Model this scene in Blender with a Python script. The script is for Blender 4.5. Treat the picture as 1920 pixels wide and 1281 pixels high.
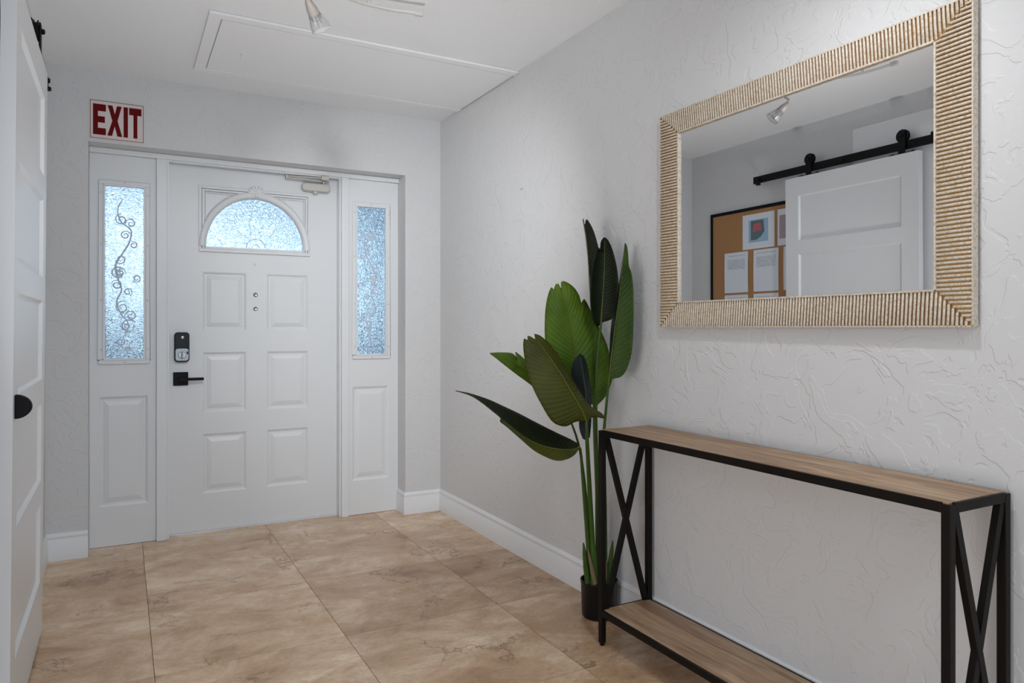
import bpy, bmesh, math, random
from mathutils import Vector, Matrix, Quaternion

for o in list(bpy.data.objects):
    bpy.data.objects.remove(o)
SC = bpy.context.scene
COL = SC.collection
random.seed(7)
PI = math.pi

# ------------------------------------------------------------------ camera
FPX, YAW, V0, EYE = 1334.25, 0.501, 615.3, 1.14
cd = bpy.data.cameras.new('camera')
cd.sensor_width = 36.0
cd.lens = FPX / 1920 * 36
cd.shift_y = -(640.5 - V0) / 1920
cd.clip_start = 0.02
cam = bpy.data.objects.new('camera', cd)
COL.objects.link(cam)
cam.location = (0, 0, EYE)
cam.rotation_euler = (PI / 2, 0, -YAW)
SC.camera = cam

# ------------------------------------------------------------------ world, lights, exposure
w = bpy.data.worlds.new('sky')
SC.world = w
w.use_nodes = True
bg = w.node_tree.nodes['Background']
bg.inputs[0].default_value = (0.60, 0.80, 1.0, 1)
bg.inputs[1].default_value = 3.6

SC.view_settings.view_transform = 'Standard'
SC.view_settings.look = 'None'
SC.view_settings.gamma = 1
SC.view_settings.use_curve_mapping = False
SC.view_settings.exposure = 0.0


def area(name, loc, rot, sx, sy, power, col=(1, 1, 1)):
    l = bpy.data.lights.new(name, 'AREA')
    l.shape = 'RECTANGLE'
    l.size, l.size_y = sx, sy
    l.energy = power
    l.color = col
    o = bpy.data.objects.new(name, l)
    COL.objects.link(o)
    o.location = loc
    o.rotation_euler = rot
    return o


area('rear_fill_light', (0.71, -3.50, 1.05), (PI / 2 + 0.55, 0, 0), 1.8, 1.6, 3, (0.92, 0.965, 1.0))  # added fill at the rear opening, behind the viewer
area('side_fill_light', (-2.32, 0.55, 1.05), (PI / 2 + 0.30, 0, -PI / 2 + 0.35), 1.7, 1.7, 52, (0.97, 0.97, 1.0))  # added fill shining in through the left wall opening

# ------------------------------------------------------------------ helpers
S, C = math.sin(YAW), math.cos(YAW)


def spot3(u, v, z):
    """point seen at photo position u, v at distance z along the viewing axis"""
    k = (u - 960) / FPX
    return Vector((z * (S + C * k), z * (C - S * k), EYE + z * (V0 - v) / FPX))


OFF = {}


class MB:
    def __init__(self):
        self.v = []
        self.f = []

    def quad(self, *p):
        i = len(self.v)
        self.v += [Vector(q) for q in p]
        self.f.append(tuple(range(i, i + len(p))))
        return self

    def box(self, x0, x1, y0, y1, z0, z1):
        i = len(self.v)
        for z in (z0, z1):
            for (x, y) in ((x0, y0), (x1, y0), (x1, y1), (x0, y1)):
                self.v.append(Vector((x, y, z)))
        for q in ((3, 2, 1, 0), (4, 5, 6, 7), (0, 1, 5, 4), (1, 2, 6, 5), (2, 3, 7, 6), (3, 0, 4, 7)):
            self.f.append(tuple(i + a for a in q))
        return self

    def bar(self, p, q, w, h, up=(0, 0, 1)):
        p, q = Vector(p), Vector(q)
        d = (q - p).normalized()
        s = d.cross(Vector(up)).normalized()
        u = s.cross(d)
        i = len(self.v)
        for e in (p, q):
            for (a, b) in ((-1, -1), (1, -1), (1, 1), (-1, 1)):
                self.v.append(e + s * a * w / 2 + u * b * h / 2)
        for k in ((3, 2, 1, 0), (4, 5, 6, 7), (0, 1, 5, 4), (1, 2, 6, 5), (2, 3, 7, 6), (3, 0, 4, 7)):
            self.f.append(tuple(i + a for a in k))
        return self

    def tube(self, pts, rad, n=8, caps=True, flat=None):
        pts = [Vector(p) for p in pts]
        m = len(pts)
        if not hasattr(rad, '__len__'):
            rad = [rad] * m
        i0 = len(self.v)
        nrm = None
        for k in range(m):
            t = (pts[min(k + 1, m - 1)] - pts[max(k - 1, 0)]).normalized()
            if nrm is None:
                a = Vector((0, 0, 1)) if abs(t.z) < .9 else Vector((1, 0, 0))
                nrm = (a - t * a.dot(t)).normalized()
            else:
                nrm = (nrm - t * nrm.dot(t)).normalized()
            b = t.cross(nrm)
            for j in range(n):
                an = 2 * PI * j / n
                off = nrm * math.cos(an) * rad[k] + b * math.sin(an) * rad[k]
                if flat is not None:
                    fv, fs = flat
                    off = off - fv * off.dot(fv) * (1 - fs)
                self.v.append(pts[k] + off)
        for k in range(m - 1):
            for j in range(n):
                a = i0 + k * n + j
                b = i0 + k * n + (j + 1) % n
                self.f.append((a, b, b + n, a + n))
        if caps:
            self.f.append(tuple(i0 + j for j in reversed(range(n))))
            self.f.append(tuple(i0 + (m - 1) * n + j for j in range(n)))
        return self

    def lathe(self, prof, cen, axis=(0, 0, 1), n=32):
        """prof: (radius, height) list; closed with caps where the radius is not 0"""
        axis = Vector(axis).normalized()
        q = Vector((0, 0, 1)).rotation_difference(axis)
        cen = Vector(cen)
        i0 = len(self.v)
        for (r, h) in prof:
            for j in range(n):
                a = 2 * PI * j / n
                self.v.append(cen + q @ Vector((r * math.cos(a), r * math.sin(a), h)))
        for k in range(len(prof) - 1):
            for j in range(n):
                a = i0 + k * n + j
                b = i0 + k * n + (j + 1) % n
                self.f.append((a, b, b + n, a + n))
        self.f.append(tuple(i0 + j for j in reversed(range(n))))
        self.f.append(tuple(i0 + (len(prof) - 1) * n + j for j in range(n)))
        return self

    def prism(self, poly, fn, a, b):
        """poly of 2D points mapped by fn(p, depth); extruded from depth a to b"""
        i = len(self.v)
        n = len(poly)
        for d in (a, b):
            for p in poly:
                self.v.append(Vector(fn(p, d)))
        self.f.append(tuple(i + k for k in range(n)))
        self.f.append(tuple(i + n + k for k in reversed(range(n))))
        for k in range(n):
            self.f.append((i + k, i + (k + 1) % n, i + n + (k + 1) % n, i + n + k))
        return self

    def build(self, name, mat, parent=None, smooth=None, bevel=0, seg=2, local=False, fix=True):
        off = Vector((0, 0, 0))
        if parent is not None and not local:
            off = OFF.get(parent, Vector((0, 0, 0)))
        me = bpy.data.meshes.new(name)
        me.from_pydata([v - off for v in self.v], [], self.f)
        me.update()
        if fix:
            bm = bmesh.new()
            bm.from_mesh(me)
            bmesh.ops.remove_doubles(bm, verts=bm.verts, dist=1e-6)
            bmesh.ops.recalc_face_normals(bm, faces=bm.faces)
            bm.to_mesh(me)
            bm.free()
        me.materials.append(mat)
        o = bpy.data.objects.new(name, me)
        COL.objects.link(o)
        if smooth:
            me.polygons.foreach_set('use_smooth', [True] * len(me.polygons))
            me.set_sharp_from_angle(angle=math.radians(smooth))
        if bevel:
            b = o.modifiers.new('bevel', 'BEVEL')
            b.width = bevel
            b.segments = seg
            b.limit_method = 'ANGLE'
            b.angle_limit = math.radians(40)
        if parent is not None:
            o.parent = parent
            OFF[o] = off
        return o


def tag(o, label, cat, group=None, kind=None):
    o['label'] = label
    o['category'] = cat
    if group:
        o['group'] = group
    if kind:
        o['kind'] = kind
    return o


def thing(name, label, cat, loc=(0, 0, 0), group=None, kind=None, rot=None):
    o = bpy.data.objects.new(name, None)
    COL.objects.link(o)
    o.empty_display_size = 0.05
    o.location = loc
    if rot:
        o.rotation_euler = rot
    OFF[o] = Vector(loc)
    return tag(o, label, cat, group, kind)


def struct(o, label, cat):
    return tag(o, label, cat, kind='structure')


def link_copy(src, parent, loc):
    c = src.copy()
    COL.objects.link(c)
    c.parent = parent
    c.location = loc
    return c


def catmull(P, n):
    """resample a list of vectors to n points along a Catmull-Rom spline"""
    P = [Vector(p) for p in P]
    d = [0]
    for a, b in zip(P, P[1:]):
        d.append(d[-1] + max((b - a).length, 1e-6))
    out = []
    for i in range(n):
        s = d[-1] * i / (n - 1)
        k = 0
        while k < len(P) - 2 and s > d[k + 1]:
            k += 1
        t = (s - d[k]) / (d[k + 1] - d[k])
        p0 = P[k - 1] if k > 0 else P[k] * 2 - P[k + 1]
        p3 = P[k + 2] if k + 2 < len(P) else P[k + 1] * 2 - P[k]
        p1, p2 = P[k], P[k + 1]
        out.append(0.5 * ((2 * p1) + (p2 - p0) * t + (2 * p0 - 5 * p1 + 4 * p2 - p3) * t * t +
                          (3 * p1 - p0 - 3 * p2 + p3) * t ** 3))
    return out


# ------------------------------------------------------------------ materials
def mat(name, col, rough=0.5, metal=0.0, spec=0.5):
    m = bpy.data.materials.new(name)
    m.use_nodes = True
    b = m.node_tree.nodes['Principled BSDF']
    b.inputs['Base Color'].default_value = (*col, 1)
    b.inputs['Roughness'].default_value = rough
    b.inputs['Metallic'].default_value = metal
    b.inputs['Specular IOR Level'].default_value = spec
    return m


def nd(m, typ, **kw):
    n = m.node_tree.nodes.new(typ)
    for k, v in kw.items():
        if k in n.inputs:
            n.inputs[k].default_value = v
        else:
            setattr(n, k, v)
    return n


def lk(m, a, b):
    m.node_tree.links.new(a, b)


def ramp(m, fac, stops, interp='LINEAR'):
    r = nd(m, 'ShaderNodeValToRGB')
    r.color_ramp.interpolation = interp
    e = r.color_ramp.elements
    while len(e) < len(stops):
        e.new(0.5)
    for i, (p, c) in enumerate(stops):
        e[i].position = p
        e[i].color = (*c, 1) if len(c) == 3 else c
    lk(m, fac, r.inputs[0])
    return r


def bump(m, height, dist, strength=1.0, prev=None):
    b = nd(m, 'ShaderNodeBump', Strength=strength, Distance=dist)
    lk(m, height, b.inputs['Height'])
    if prev:
        lk(m, prev.outputs[0], b.inputs['Normal'])
    return b


def plaster(name, col, scale, depth, rough=0.55):
    """hand-trowelled knockdown plaster: flat plateaus with broken edges"""
    m = mat(name, col, rough, spec=0.35)
    tc = nd(m, 'ShaderNodeTexCoord')
    n1 = nd(m, 'ShaderNodeTexNoise', Scale=scale, Detail=3.0, Roughness=0.55, Distortion=0.9)
    lk(m, tc.outputs['Object'], n1.inputs['Vector'])
    r1 = ramp(m, n1.outputs['Fac'], [(0.420, (0, 0, 0)), (0.442, (.50, .50, .50)), (0.575, (.56, .56, .56)), (0.596, (1, 1, 1))])
    b1 = bump(m, r1.outputs[0], depth, 0.8)
    n2 = nd(m, 'ShaderNodeTexNoise', Scale=scale * 7, Detail=4.0, Roughness=0.6)
    lk(m, tc.outputs['Object'], n2.inputs['Vector'])
    b2 = bump(m, n2.outputs['Fac'], depth * 0.5, 0.5, b1)
    lk(m, b2.outputs[0], m.node_tree.nodes['Principled BSDF'].inputs['Normal'])
    return m


M = {}
M['wall'] = plaster('wall_plaster', (0.665, 0.668, 0.672), 8.5, 0.0025)
M['ceiling'] = plaster('ceiling_plaster', (0.86, 0.875, 0.89), 7.0, 0.0010, 0.7)
M['trim'] = mat('white_trim_paint', (0.80, 0.815, 0.83), 0.32)
M['door'] = mat('white_door_paint', (0.78, 0.795, 0.81), 0.34)
M['hatch'] = mat('hatch_paint', (0.88, 0.89, 0.90), 0.5)
M['black'] = mat('black_metal', (0.004, 0.004, 0.0045), 0.5, 0.0, 0.18)
M['blackgloss'] = mat('black_plastic', (0.005, 0.005, 0.006), 0.35, 0.0, 0.25)
M['steel'] = mat('brushed_steel', (0.42, 0.42, 0.42), 0.35, 0.9)
M['closer'] = mat('closer_paint', (0.60, 0.58, 0.54), 0.4)
M['mirror'] = mat('mirror_silver', (0.86, 0.87, 0.88), 0.0, 1.0)
M['screw'] = mat('screw_head', (0.45, 0.43, 0.41), 0.4, 0.5)
M['gold'] = mat('gold_leaf', (0.62, 0.36, 0.13), 0.36, 0.85)
M['grout'] = mat('grout', (0.36, 0.25, 0.16), 0.8)
M['cord'] = mat('track_nickel', (0.70, 0.69, 0.67), 0.35, 0.3)
M['signwhite'] = mat('sign_white', (0.70, 0.62, 0.60), 0.4)
M['signred'] = mat('sign_red', (0.13, 0.002, 0.003), 0.5, 0.0, 0.12)
M['soil'] = mat('dark_soil', (0.02, 0.015, 0.01), 0.9)


def limewash():
    m = mat('whitewashed_gilt', (0.7, 0.66, 0.58), 0.5)
    tc = nd(m, 'ShaderNodeTexCoord')
    n = nd(m, 'ShaderNodeTexNoise', Scale=140.0, Detail=4.0, Roughness=0.7)
    lk(m, tc.outputs['Object'], n.inputs['Vector'])
    r = ramp(m, n.outputs['Fac'], [(0.32, (0.38, 0.24, 0.11)), (0.42, (0.54, 0.45, 0.335)), (0.58, (0.66, 0.605, 0.52))])
    lk(m, r.outputs[0], m.node_tree.nodes['Principled BSDF'].inputs['Base Color'])
    b = bump(m, n.outputs['Fac'], 0.0006, 0.6)
    lk(m, b.outputs[0], m.node_tree.nodes['Principled BSDF'].inputs['Normal'])
    return m


M['limewash'] = limewash()


def travertine():
    m = mat('travertine', (0.6, 0.45, 0.3), 0.2)
    P = m.node_tree.nodes['Principled BSDF']
    tc = nd(m, 'ShaderNodeTexCoord')
    oi = nd(m, 'ShaderNodeObjectInfo')
    mul = nd(m, 'ShaderNodeVectorMath', operation='SCALE')
    mul.inputs[0].default_value = (37.0, 53.0, 19.0)
    lk(m, oi.outputs['Random'], mul.inputs['Scale'])
    add = nd(m, 'ShaderNodeVectorMath', operation='ADD')
    lk(m, tc.outputs['Object'], add.inputs[0])
    lk(m, mul.outputs[0], add.inputs[1])
    mp = nd(m, 'ShaderNodeMapping')
    mp.inputs['Rotation'].default_value = (0, 0, 0.42)
    mp.inputs['Scale'].default_value = (1.0, 1.6, 1.0)
    lk(m, add.outputs[0], mp.inputs['Vector'])
    # broad cloudy bands
    n1 = nd(m, 'ShaderNodeTexNoise', Scale=3.0, Detail=12.0, Roughness=0.74, Distortion=0.35)
    lk(m, mp.outputs[0], n1.inputs['Vector'])
    base = ramp(m, n1.outputs['Fac'], [(0.32, (0.34, 0.205, 0.110)), (0.43, (0.49, 0.325, 0.195)), (0.50, (0.555, 0.395, 0.255)), (0.56, (0.63, 0.475, 0.325)), (0.66, (0.80, 0.65, 0.48))])
    # per-slab tint
    tint = ramp(m, oi.outputs['Random'], [(0.0, (0.92, 0.82, 0.74)), (0.35, (1.06, 1.0, 0.95)), (0.6, (1.16, 1.12, 1.09)), (1.0, (1.22, 1.19, 1.17))])
    mx = nd(m, 'ShaderNodeMix', data_type='RGBA', blend_type='MULTIPLY')
    mx.inputs[0].default_value = 1.0
    lk(m, base.outputs[0], mx.inputs[6])
    lk(m, tint.outputs[0], mx.inputs[7])
    # thin brown cracks, only here and there
    nw = nd(m, 'ShaderNodeTexNoise', Scale=5.0, Detail=8.0, Roughness=0.7)
    lk(m, add.outputs[0], nw.inputs['Vector'])
    ws = nd(m, 'ShaderNodeVectorMath', operation='SCALE')
    ws.inputs['Scale'].default_value = 0.42
    lk(m, nw.outputs['Color'], ws.inputs[0])
    wa = nd(m, 'ShaderNodeVectorMath', operation='ADD')
    lk(m, add.outputs[0], wa.inputs[0])
    lk(m, ws.outputs[0], wa.inputs[1])
    n2 = nd(m, 'ShaderNodeTexVoronoi', feature='DISTANCE_TO_EDGE', Scale=2.3)
    lk(m, wa.outputs[0], n2.inputs['Vector'])
    vein = ramp(m, n2.outputs['Distance'], [(0.0, (1, 1, 1)), (0.007, (.7, .7, .7)), (0.018, (0, 0, 0))])
    n3 = nd(m, 'ShaderNodeTexNoise', Scale=3.2, Detail=2.0)
    lk(m, add.outputs[0], n3.inputs['Vector'])
    msk = ramp(m, n3.outputs['Fac'], [(0.47, (0, 0, 0)), (0.60, (1, 1, 1))])
    mm = nd(m, 'ShaderNodeMath', operation='MULTIPLY')
    lk(m, vein.outputs[0], mm.inputs[0])
    lk(m, msk.outputs[0], mm.inputs[1])
    mv = nd(m, 'ShaderNodeMath', operation='MULTIPLY')
    lk(m, mm.outputs[0], mv.inputs[0])
    mv.inputs[1].default_value = 0.9
    mx2 = nd(m, 'ShaderNodeMix', data_type='RGBA')
    lk(m, mv.outputs[0], mx2.inputs[0])
    lk(m, mx.outputs[2], mx2.inputs[6])
    mx2.inputs[7].default_value = (0.20, 0.115, 0.06, 1)
    # fine speckle
    n4 = nd(m, 'ShaderNodeTexNoise', Scale=60.0, Detail=4.0, Roughness=0.7)
    lk(m, mp.outputs[0], n4.inputs['Vector'])
    sp = ramp(m, n4.outputs['Fac'], [(0.30, (0.80, 0.78, 0.76)), (0.5, (1, 1, 1)), (0.75, (1.1, 1.1, 1.1))])
    mx3 = nd(m, 'ShaderNodeMix', data_type='RGBA', blend_type='MULTIPLY')
    mx3.inputs[0].default_value = 0.8
    lk(m, mx2.outputs[2], mx3.inputs[6])
    lk(m, sp.outputs[0], mx3.inputs[7])
    lk(m, mx3.outputs[2], P.inputs['Base Color'])
    rr = ramp(m, n1.outputs['Fac'], [(0.3, (0.30, 0.30, 0.30)), (0.7, (0.2, 0.2, 0.2))])
    lk(m, rr.outputs[0], P.inputs['Roughness'])
    b = bump(m, mm.outputs[0], -0.0006, 0.5)
    lk(m, b.outputs[0], P.inputs['Normal'])
    return m


M['travertine'] = travertine()


def wood(name, dark, mid, light):
    m = mat(name, mid, 0.5)
    P = m.node_tree.nodes['Principled BSDF']
    tc = nd(m, 'ShaderNodeTexCoord')
    mp = nd(m, 'ShaderNodeMapping')
    mp.inputs['Scale'].default_value = (1.0, 0.09, 1.0)
    lk(m, tc.outputs['Object'], mp.inputs['Vector'])
    n1 = nd(m, 'ShaderNodeTexNoise', Scale=22.0, Detail=6.0, Roughness=0.6, Distortion=1.2)
    lk(m, mp.outputs[0], n1.inputs['Vector'])
    n2 = nd(m, 'ShaderNodeTexNoise', Scale=150.0, Detail=3.0)
    lk(m, mp.outputs[0], n2.inputs['Vector'])
    r = ramp(m, n1.outputs['Fac'], [(0.3, dark), (0.5, mid), (0.68, light)])
    r2 = ramp(m, n2.outputs['Fac'], [(0.35, (0.78, 0.76, 0.74)), (0.6, (1, 1, 1))])
    mx = nd(m, 'ShaderNodeMix', data_type='RGBA', blend_type='MULTIPLY')
    mx.inputs[0].default_value = 0.8
    lk(m, r.outputs[0], mx.inputs[6])
    lk(m, r2.outputs[0], mx.inputs[7])
    lk(m, mx.outputs[2], P.inputs['Base Color'])
    b = bump(m, n2.outputs['Fac'], 0.0004, 0.5)
    lk(m, b.outputs[0], P.inputs['Normal'])
    return m


M['wood'] = wood('rustic_oak_board', (0.24, 0.135, 0.07), (0.41, 0.265, 0.16), (0.56, 0.40, 0.26))


def frosted(name, tint, bscale, trans, bdist, rough):
    m = bpy.data.materials.new(name)
    m.use_nodes = True
    nt = m.node_tree
    nt.nodes.remove(nt.nodes['Principled BSDF'])
    out = nt.nodes['Material Output']
    rf = nd(m, 'ShaderNodeBsdfRefraction', Roughness=rough, IOR=1.3)
    rf.inputs['Color'].default_value = (*tint, 1)
    tl = nd(m, 'ShaderNodeBsdfTranslucent')
    tl.inputs['Color'].default_value = (*tint, 1)
    gl = nd(m, 'ShaderNodeBsdfGlossy', Roughness=0.25)
    gl.inputs['Color'].default_value = (.8, .8, .8, 1)
    if bdist:
        tc = nd(m, 'ShaderNodeTexCoord')
        n = nd(m, 'ShaderNodeTexNoise', Scale=bscale, Detail=3.0, Roughness=0.55, Distortion=2.4)
        lk(m, tc.outputs['Object'], n.inputs['Vector'])
        b = bump(m, n.outputs['Fac'], bdist, 1.0)
        for s_ in (rf, gl):
            lk(m, b.outputs[0], s_.inputs['Normal'])
    m1 = nd(m, 'ShaderNodeMixShader')
    m1.inputs[0].default_value = trans
    lk(m, rf.outputs[0], m1.inputs[1])
    lk(m, tl.outputs[0], m1.inputs[2])
    m2 = nd(m, 'ShaderNodeMixShader')
    m2.inputs[0].default_value = 0.03
    lk(m, m1.outputs[0], m2.inputs[1])
    lk(m, gl.outputs[0], m2.inputs[2])
    lk(m, m2.outputs[0], out.inputs['Surface'])
    return m


M['glass'] = frosted('textured_glass', (0.96, 0.985, 1.0), 52.0, 0.03, 0.013, 0.02)
M['etch'] = mat('etched_white_line', (0.78, 0.84, 0.90), 0.6)
_p = M['etch'].node_tree.nodes['Principled BSDF']
_t = nd(M['etch'], 'ShaderNodeBsdfTranslucent')
_t.inputs['Color'].default_value = (0.9, 0.95, 1.0, 1)
_m = nd(M['etch'], 'ShaderNodeMixShader')
_m.inputs[0].default_value = 0.5
lk(M['etch'], _p.outputs[0], _m.inputs[1])
lk(M['etch'], _t.outputs[0], _m.inputs[2])
lk(M['etch'], _m.outputs[0], M['etch'].node_tree.nodes['Material Output'].inputs['Surface'])


def leafmat(name, dark, light, vein):
    m = mat(name, light, 0.5, 0.0, 0.2)
    P = m.node_tree.nodes['Principled BSDF']
    uv = nd(m, 'ShaderNodeUVMap')
    sx = nd(m, 'ShaderNodeSeparateXYZ')
    lk(m, uv.outputs[0], sx.inputs[0])
    # slanting side veins: v + 0.22*|u|
    ab = nd(m, 'ShaderNodeMath', operation='ABSOLUTE')
    lk(m, sx.outputs[0], ab.inputs[0])
    ma = nd(m, 'ShaderNodeMath', operation='MULTIPLY_ADD')
    lk(m, ab.outputs[0], ma.inputs[0])
    ma.inputs[1].default_value = -0.10
    lk(m, sx.outputs[1], ma.inputs[2])
    fr = nd(m, 'ShaderNodeMath', operation='MULTIPLY')
    lk(m, ma.outputs[0], fr.inputs[0])
    fr.inputs[1].default_value = 2 * PI * 26
    si = nd(m, 'ShaderNodeMath', operation='SINE')
    lk(m, fr.outputs[0], si.inputs[0])
    mr = nd(m, 'ShaderNodeMapRange')
    mr.inputs[1].default_value = -1
    mr.inputs[2].default_value = 1
    lk(m, si.outputs[0], mr.inputs[0])
    tc = nd(m, 'ShaderNodeTexCoord')
    n = nd(m, 'ShaderNodeTexNoise', Scale=9.0, Detail=3.0)
    lk(m, tc.outputs['Object'], n.inputs['Vector'])
    r = ramp(m, n.outputs['Fac'], [(0.3, dark), (0.7, light)])
    mx = nd(m, 'ShaderNodeMix', data_type='RGBA')
    vr = ramp(m, mr.outputs[0], [(0.75, (0, 0, 0)), (1.0, (.45, .45, .45))])
    lk(m, vr.outputs[0], mx.inputs[0])
    lk(m, r.outputs[0], mx.inputs[6])
    mx.inputs[7].default_value = (*vein, 1)
    lk(m, mx.outputs[2], P.inputs['Base Color'])
    b = bump(m, mr.outputs[0], 0.0012, 0.7)
    lk(m, b.outputs[0], P.inputs['Normal'])
    return m


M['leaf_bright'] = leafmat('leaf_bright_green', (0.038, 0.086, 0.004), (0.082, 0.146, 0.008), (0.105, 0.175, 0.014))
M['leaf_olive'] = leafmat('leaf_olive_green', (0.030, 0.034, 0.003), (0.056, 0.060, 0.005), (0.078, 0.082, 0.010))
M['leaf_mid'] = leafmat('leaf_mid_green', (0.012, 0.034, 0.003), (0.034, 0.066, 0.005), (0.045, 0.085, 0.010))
M['leaf_shaded'] = leafmat('leaf_shaded_green', (0.0025, 0.0055, 0.001), (0.007, 0.012, 0.002), (0.012, 0.018, 0.003))  # shade on leaf backs and inward halves, put into the colour
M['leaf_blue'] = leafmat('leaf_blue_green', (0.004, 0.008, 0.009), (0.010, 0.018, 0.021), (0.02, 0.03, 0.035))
M['rib'] = mat('midrib_green', (0.095, 0.105, 0.018), 0.5, 0.0, 0.2)
M['stem'] = mat('stem_green', (0.040, 0.085, 0.010), 0.5, 0.0, 0.25)
M['sheath'] = mat('sheath_brown', (0.16, 0.12, 0.06), 0.6)
M['lampglass'] = mat('lamp_shade_glass', (0.80, 0.80, 0.80), 0.12)
M['lampglass'].node_tree.nodes['Principled BSDF'].inputs['Transmission Weight'].default_value = 0.9

# ------------------------------------------------------------------ room dimensions
XL, XR, YB, YR, ZC = -0.330, 1.750, 4.133, -3.30, 2.434
OX0, OX1, OZ1 = -0.150, 1.519, 2.075      # front-door opening in the far wall

# floor: bed plus one object per travertine slab
PIT, G0X, G0Y, GAP = 0.633, 0.0926, 2.603, 0.0022
floor = MB().box(XL - .2, XR + .2, YR - .2, 4.42, -0.08, -0.004).build('floor', M['grout'])
struct(floor, 'polished tan travertine tile floor', 'floor')
xs = [XL - 0.05] + [G0X + i * PIT for i in range(-1, 4) if XL < G0X + i * PIT < XR] + [XR + 0.05]
ys = [YR] + sorted(G0Y + j * PIT for j in range(-10, 4) if YR < G0Y + j * PIT < 4.40) + [4.41]
tile_mesh = {}
for i in range(len(xs) - 1):
    for j in range(len(ys) - 1):
        a, b, c_, d_ = xs[i], xs[i + 1], ys[j], ys[j + 1]
        sx_, sy_ = round(b - a - GAP, 4), round(d_ - c_ - GAP, 4)
        key = (sx_, sy_)
        loc = ((a + b) / 2, (c_ + d_) / 2, 0)
        if key not in tile_mesh:
            t = MB().box(-sx_ / 2, sx_ / 2, -sy_ / 2, sy_ / 2, -0.010, 0).build('floor_tile', M['travertine'], floor, local=True)
            tile_mesh[key] = t
            t.location = loc
        else:
            link_copy(tile_mesh[key], floor, loc)

# ceiling and walls
o = MB().box(XL - .2, XR + .2, YR - .2, 4.42, ZC, ZC + 0.1).build('ceiling', M['ceiling'])
struct(o, 'white lightly textured plaster ceiling', 'ceiling')
o = MB().box(XR, XR + .12, YR, YB + .3, 0, ZC).build('wall_right', M['wall'])
struct(o, 'white trowelled plaster wall behind the console table', 'wall')


def holed(mb, xs, zs, holes, fn, back):
    """front sheet with rectangular holes and the reveals of the holes; fn(x, z, depth)"""
    xs = sorted(set(xs + [h[0] for h in holes] + [h[1] for h in holes]))
    zs = sorted(set(zs + [h[2] for h in holes] + [h[3] for h in holes]))
    for a, b in zip(xs, xs[1:]):
        for c, d in zip(zs, zs[1:]):
            mx, mz = (a + b) / 2, (c + d) / 2
            if any(h[0] < mx < h[1] and h[2] < mz < h[3] for h in holes):
                continue
            mb.quad(fn(a, c, 0), fn(b, c, 0), fn(b, d, 0), fn(a, d, 0))
            mb.quad(fn(a, c, back), fn(a, d, back), fn(b, d, back), fn(b, c, back))
    loops = [(xs[0], xs[-1], zs[0], zs[-1])] + list(holes)
    for (a, b, c, d) in loops:
        p = [(a, c), (b, c), (b, d), (a, d)]
        for k in range(4):
            q, r = p[k], p[(k + 1) % 4]
            mb.quad(fn(*q, 0), fn(*r, 0), fn(*r, back), fn(*q, back))
    return mb


SY0, SY1 = 0.25, 2.20                # opening to the added side room, sized to let its light in
o = holed(MB(), [YR, YB + .3], [-0.03, ZC], [(SY0, SY1, -0.03, 2.08)], lambda y, z, d: (XL - d, y, z), .12).build('wall_left', M['wall'])
struct(o, 'white plaster wall behind the sliding panel door', 'wall')
wb = holed(MB(), [XL, XR], [-0.03, ZC], [(OX0, OX1, -0.03, OZ1)], lambda x, z, d: (x, YB + d, z), 0.28).build('wall_back', M['wall'])
struct(wb, 'white far wall with the front door recess', 'wall')
wr = holed(MB(), [XL, XR], [0, ZC], [(-0.2, 1.62, 0.25, 2.25)], lambda x, z, d: (x, YR - d, z), 0.15).build('wall_rear', M['wall'])
struct(wr, 'white wall behind the viewer with a large opening added for light', 'wall')
rw = thing('added_window_rear', 'large white framed window added behind the viewer for light', 'window', (0.71, YR - .05, 0.25), kind='structure')  # unseen window, added as a frame for the rear fill
MB().box(-0.2, -0.14, YR - .09, YR - .04, 0.25, 2.25).box(1.56, 1.62, YR - .09, YR - .04, 0.25, 2.25) \
    .box(-0.14, 1.56, YR - .09, YR - .04, 0.25, 0.31).box(-0.14, 1.56, YR - .09, YR - .04, 2.19, 2.25).build('window_frame', M['trim'], rw)
MB().box(0.69, 0.73, YR - .085, YR - .045, 0.31, 2.19).build('mullion', M['trim'], rw)


# unseen side room added to light the hall, lit by its area light
o = MB().box(-2.45, XL - .06, -0.62, 2.52, -0.08, 0).build('floor_side_room', M['travertine'])
struct(o, 'tan travertine floor of the added side room', 'floor')
o = MB().box(-2.45, XL - .12, -0.62, 2.52, ZC, ZC + .1).build('ceiling_side_room', M['ceiling'])
struct(o, 'white ceiling of the added side room', 'ceiling')
o = MB().box(-2.45, XL - .12, -0.62, -0.50, 0, ZC).build('wall_side_room_near', M['wall'])
struct(o, 'white near wall of the added side room', 'wall')
o = MB().box(-2.45, XL - .12, 2.40, 2.52, 0, ZC).build('wall_side_room_far', M['wall'])
struct(o, 'white far wall of the added side room', 'wall')
o = MB().box(-2.57, -2.45, -0.62, 2.52, 0, ZC).build('wall_side_room_outer', M['wall'])
struct(o, 'white outer wall of the added side room', 'wall')
sw = thing('added_window_side', 'white window frame of the added side room', 'window', (-2.45, 0.60, 0.3), kind='structure')
for (a, b, c, d) in ((-.30, -.24, .15, 2.15), (1.44, 1.50, .15, 2.15), (-.24, 1.44, .15, .21), (-.24, 1.44, 2.09, 2.15)):
    MB().box(-2.45, -2.42, a, b, c, d).build('window_frame', M['trim'], sw)

# baseboards: extruded profile (depth from the wall, height)
BP = [(0, 0), (.013, 0), (.013, .098), (.0105, .103), (.0105, .110), (.0125, .114), (.0125, .119), (.008, .127), (.005, .133), (0, .133)]


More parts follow.
